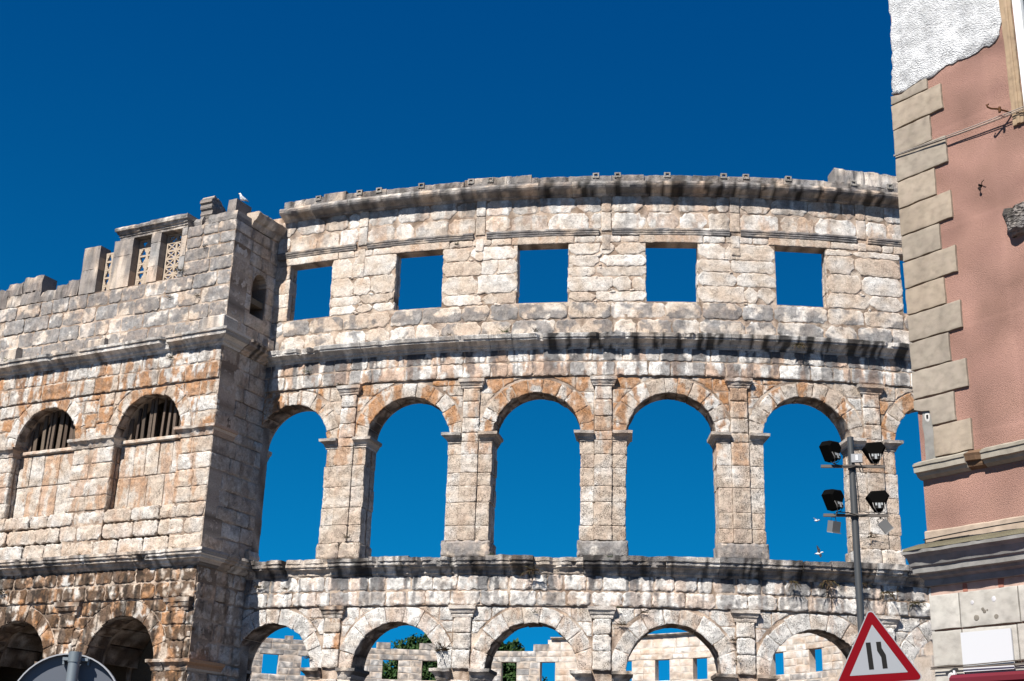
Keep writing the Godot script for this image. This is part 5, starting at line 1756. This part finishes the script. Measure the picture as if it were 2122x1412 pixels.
func round_sign() -> void:
	var c := Vector3(-2.362, 2.022, -7.33)
	var to := Vector3(0.10, 0, 1).normalized()
	var rt := Vector3.UP.cross(to).normalized()
	var f := Transform3D(Basis(rt, Vector3.UP, to), c)
	var w := thing("round_sign", "grey back of a round traffic sign with a steel post at bottom left", "traffic sign", Vector3(c.x, 0, c.z))
	plate(f, circle(Vector2.ZERO, 0.296, 48, 1.0), -0.004, 0.0, Color(0.085, 0.098, 0.118))
	commit("disc", MAT.metal, w)
	for k in 48:
		var a := TAU * k / 48
		var b := TAU * (k + 1) / 48
		var p := [Vector3(cos(a), sin(a), 0), Vector3(cos(b), sin(b), 0)]
		var z0 := Vector3(0, 0, -0.006)
		var z1 := Vector3(0, 0, 0.034)
		var col := Color(0.30, 0.31, 0.335)
		quad(f * (p[0] * 0.301 + z0), f * (p[1] * 0.301 + z0), f * (p[1] * 0.301 + z1), f * (p[0] * 0.301 + z1), f.basis * p[0], col)
		quad(f * (p[0] * 0.294 + z0), f * (p[1] * 0.294 + z0), f * (p[1] * 0.294 + z1), f * (p[0] * 0.294 + z1), f.basis * -p[0], Color(0.10, 0.11, 0.13))
		quad(f * (p[0] * 0.294 + z1), f * (p[1] * 0.294 + z1), f * (p[1] * 0.301 + z1), f * (p[0] * 0.301 + z1), f.basis * Vector3.BACK, col)
	commit("rim", MAT.metal, w)
	var px := f * Vector3(0.030, 0, 0.075)
	var steel := Color(0.20, 0.235, 0.255)
	tube([Vector3(px.x, 0, px.z), Vector3(px.x, 2.327, px.z)], 0.031, 20, steel)
	commit("post", MAT.galv, w)
	tube([Vector3(px.x, 2.272, px.z), Vector3(px.x, 2.325, px.z)], 0.0345, 20, steel * 0.9)
	for s in [-1.0, 1.0]:
		box(Transform3D(f.basis, f * Vector3(0.030 + s * 0.05, 0.268, 0.03)), Vector3(0.035, 0.016, 0.06), steel)
		box(Transform3D(f.basis, f * Vector3(0.030 + s * 0.066, 0.258, 0.02)), Vector3(0.010, 0.036, 0.03), steel)
	commit("clamp", MAT.galv, w)

func floodlight(called: String, label: String, at: Vector3, yaw: float, mast: Node3D) -> void:
	# a black asymmetric floodlight seen from behind: wide hood above, narrow gear housing below
	var w := thing(called, label, "floodlight", at, "floodlights on the pole")
	var f := Transform3D(Basis(Vector3.UP, yaw), at)
	var back := [Vector2(-0.13, 0.45), Vector2(0.14, 0.47), Vector2(0.22, 0.36), Vector2(0.075, 0.07), Vector2(-0.06, 0.07), Vector2(-0.22, 0.34)]
	var k := Color(0.006, 0.006, 0.007)
	var st := [[0.14, 0.82], [0.10, 1.0], [-0.06, 1.04], [-0.10, 1.0]]
	var rows := []
	for e in st:
		var row := []
		for p in back:
			row.append(f * Vector3(p.x * e[1], 0.27 + (p.y - 0.27) * e[1] - e[0] * 0.25 * 0.0, e[0]))
		rows.append(row)
	for j in st.size() - 1:
		for i in 6:
			var a: Vector3 = rows[j][i]
			quad(a, rows[j][(i + 1) % 6], rows[j + 1][(i + 1) % 6], rows[j + 1][i], (a + rows[j + 1][(i + 1) % 6]) * 0.5 - f * Vector3(0, 0.27, 0), k)
	for j in [0, 3]:
		for i in range(1, 5):
			tri(rows[j][0], rows[j][i], rows[j][i + 1], f.basis * (Vector3.BACK if j == 0 else Vector3.FORWARD), k)
	commit("housing", MAT.black, w)
	box(f * Transform3D(Basis(Vector3.RIGHT, -0.25), Vector3(0.0, 0.15, 0.15)), Vector3(0.15, 0.13, 0.05), Color(0.02, 0.02, 0.022))
	commit("gear_box", MAT.black, w)
	for e in [[-0.055, 0.175, 0.035, 0.055], [0.005, 0.15, 0.045, 0.11], [0.055, 0.18, 0.03, 0.05]]:
		box(f * Transform3D(Basis(Vector3.RIGHT, -0.25), Vector3(e[0], e[1], 0.178)), Vector3(e[2], e[3], 0.004), Color(0.24, 0.255, 0.27))
		commit("label_plate", MAT.sheet, w)
	for s in [-1.0, 1.0]:
		tube([f * Vector3(s * 0.115, 0.24, 0.12), f * Vector3(s * 0.10, 0.12, 0.17), f * Vector3(s * 0.045, 0.035, 0.14), f * Vector3(0, 0.0, 0.06)], 0.009, 6, Color(0.20, 0.195, 0.185))
	commit("yoke", MAT.galv, w)

func lamp_pole() -> void:
	var x := 6.815
	var z := -25.0
	var w := thing("floodlight_pole", "tall grey steel pole with two crossbars beside the pink building", "lamp pole", Vector3(x, 0, z))
	var gr := Color(0.050, 0.053, 0.058)
	tube([Vector3(x, 0, z), Vector3(x, 7.6, z)], 0.068, 20, gr)
	tube([Vector3(x, 7.6, z), Vector3(x, 8.64, z)], 0.062, 20, gr)
	commit("shaft", MAT.metal, w)
	for y in [8.02, 7.04]:
		box(Transform3D(Basis(Vector3.UP, -0.12), Vector3(x, y, z + 0.08)), Vector3(1.24, 0.055, 0.055), Color(0.10, 0.09, 0.082))
		commit("crossbar", MAT.metal, w)
		tube([Vector3(x, y - 0.05, z), Vector3(x, y + 0.05, z)], 0.078, 16, Color(0.06, 0.06, 0.062))
		commit("clamp", MAT.metal, w)
	box(Transform3D(Basis(Vector3.UP, -0.3), Vector3(x + 0.08, 8.18, z + 0.10)), Vector3(0.21, 0.17, 0.09), Color(0.25, 0.26, 0.28))
	commit("junction_box", MAT.metal, w)
	box(Transform3D(Basis(Vector3.UP, -0.3), Vector3(x + 0.065, 8.185, z + 0.147)), Vector3(0.045, 0.11, 0.006), Color(0.55, 0.56, 0.58))
	commit("label_plate", MAT.sheet, w)
	var k := Color(0.012, 0.012, 0.012)
	tube([Vector3(x + 0.12, 8.1, z + 0.12), Vector3(x + 0.17, 8.0, z + 0.13), Vector3(x + 0.18, 7.92, z + 0.13), Vector3(x + 0.13, 7.91, z + 0.13), Vector3(x + 0.10, 8.0, z + 0.12)], 0.012, 6, k)
	tube([Vector3(x - 0.45, 8.10, z + 0.12), Vector3(x - 0.36, 8.04, z + 0.13), Vector3(x - 0.2, 8.0, z + 0.13), Vector3(x, 8.02, z + 0.13), Vector3(x + 0.25, 8.0, z + 0.13), Vector3(x + 0.42, 8.03, z + 0.1)], 0.010, 6, k)
	tube([Vector3(x - 0.42, 7.0, z + 0.12), Vector3(x - 0.36, 7.09, z + 0.13), Vector3(x - 0.15, 7.08, z + 0.13), Vector3(x + 0.05, 7.02, z + 0.13), Vector3(x + 0.3, 7.06, z + 0.13), Vector3(x + 0.44, 7.05, z + 0.12), Vector3(x + 0.48, 6.98, z + 0.1)], 0.012, 6, k)
	tube([Vector3(x + 0.05, 7.95, z + 0.08), Vector3(x + 0.075, 7.5, z + 0.06), Vector3(x + 0.085, 7.1, z + 0.07)], 0.010, 6, k)
	commit("wiring", MAT.metal, w)
	floodlight("floodlight", "black floodlight on the upper crossbar, left of the pole", Vector3(x - 0.43, 8.05, z + 0.06), deg_to_rad(38), w)
	floodlight("floodlight", "black floodlight on the upper crossbar, right of the pole", Vector3(x + 0.44, 8.05, z + 0.06), deg_to_rad(-8), w)
	floodlight("floodlight", "black floodlight on the lower crossbar, left of the pole", Vector3(x - 0.43, 7.07, z + 0.06), deg_to_rad(38), w)
	floodlight("floodlight", "black floodlight on the lower crossbar, right of the pole", Vector3(x + 0.45, 7.07, z + 0.06), deg_to_rad(-8), w)
	for e in [[-0.43, 0.45, 0.0, "small square spotlight hanging left under the lower crossbar"], [0.47, -0.35, 0.65, "small square spotlight hanging tilted right under the lower crossbar"]]:
		var at := Vector3(x + e[0], 6.98, z + 0.04)
		var s := thing("square_spotlight", e[3], "spotlight", at, "small spotlights under the lower crossbar")
		var f := Transform3D(Basis(Vector3.UP, e[1]) * Basis(Vector3.BACK, e[2]), at)
		box(f * Transform3D(Basis(Vector3.RIGHT, 0.25), Vector3(0, -0.17, 0)), Vector3(0.19, 0.22, 0.16), Color(0.13, 0.135, 0.14))
		commit("housing", MAT.metal, s)
		box(f * Transform3D(Basis(Vector3.RIGHT, 0.25), Vector3(0, -0.285, 0)), Vector3(0.205, 0.012, 0.175), Color(0.26, 0.26, 0.26))
		commit("front_rim", MAT.metal, s)
		tube([f * Vector3(-0.06, -0.06, 0), f * Vector3(-0.05, 0.02, 0), f * Vector3(0.05, 0.02, 0), f * Vector3(0.06, -0.06, 0)], 0.008, 6, Color(0.02, 0.02, 0.02))
		commit("bracket", MAT.metal, s)

func _ready() -> void:
	make_materials()
	stage()
	rng.seed = 4242
	ring_wall()
	rng.seed = 5151
	tower()
	rng.seed = 6161
	far_wall()
	tree(Vector3(-12.2, 0, -189), [[Vector3(0, 18.0, 0), Vector3(5.2, 5.6, 4.5)], [Vector3(-1.6, 14.5, 0), Vector3(5.6, 5.0, 4.5)], [Vector3(3.2, 15.5, 1), Vector3(4.4, 4.6, 4)], [Vector3(2.0, 20.5, 0), Vector3(3.0, 3.2, 3)]], "dense dark green tree rising above the far wall in the second lower arch", 31)
	tree(Vector3(-1.2, 0, -190), [[Vector3(-0.6, 19.2, 0), Vector3(3.2, 4.8, 3.5)], [Vector3(1.6, 15.0, 0), Vector3(4.4, 4.6, 4)], [Vector3(2.7, 20.2, 0.5), Vector3(2.3, 2.9, 2)]], "dark green tree above the far wall at the left of the third lower arch", 32)
	tree(Vector3(6.0, 0, -192), [[Vector3(-0.6, 14.6, 0), Vector3(3.0, 3.6, 3)], [Vector3(0.6, 11.6, 0), Vector3(3.4, 3.4, 3)]], "low dark tree seen through a far window in the third lower arch", 33)
	weeds()
	rng.seed = 88
	var gp := TF.p(1.70, 25.30, -0.72)
	gull("perched_seagull", "white and grey seagull standing on the upright block above the stair tower", Transform3D(Basis(Vector3.UP, deg_to_rad(160)) * Basis(Vector3.BACK, 0.55), gp), false)
	gull("flying_seagull", "seagull gliding inside the fifth open arch, upper of two", Transform3D(Basis(Vector3.UP, deg_to_rad(20)) * Basis(Vector3.RIGHT, 0.35), Vector3(16.985, 16.42, -70)).scaled_local(Vector3.ONE * 0.55), true)
	gull("flying_seagull", "seagull gliding just above the lower cornice in the fifth open arch, lower of two", Transform3D(Basis(Vector3.UP, deg_to_rad(-25)) * Basis(Vector3.RIGHT, -0.5), Vector3(14.575, 12.77, -60)).scaled_local(Vector3.ONE * 0.65), true)
	corner_building()
	lamp_pole()
	warning_sign()
	round_sign()
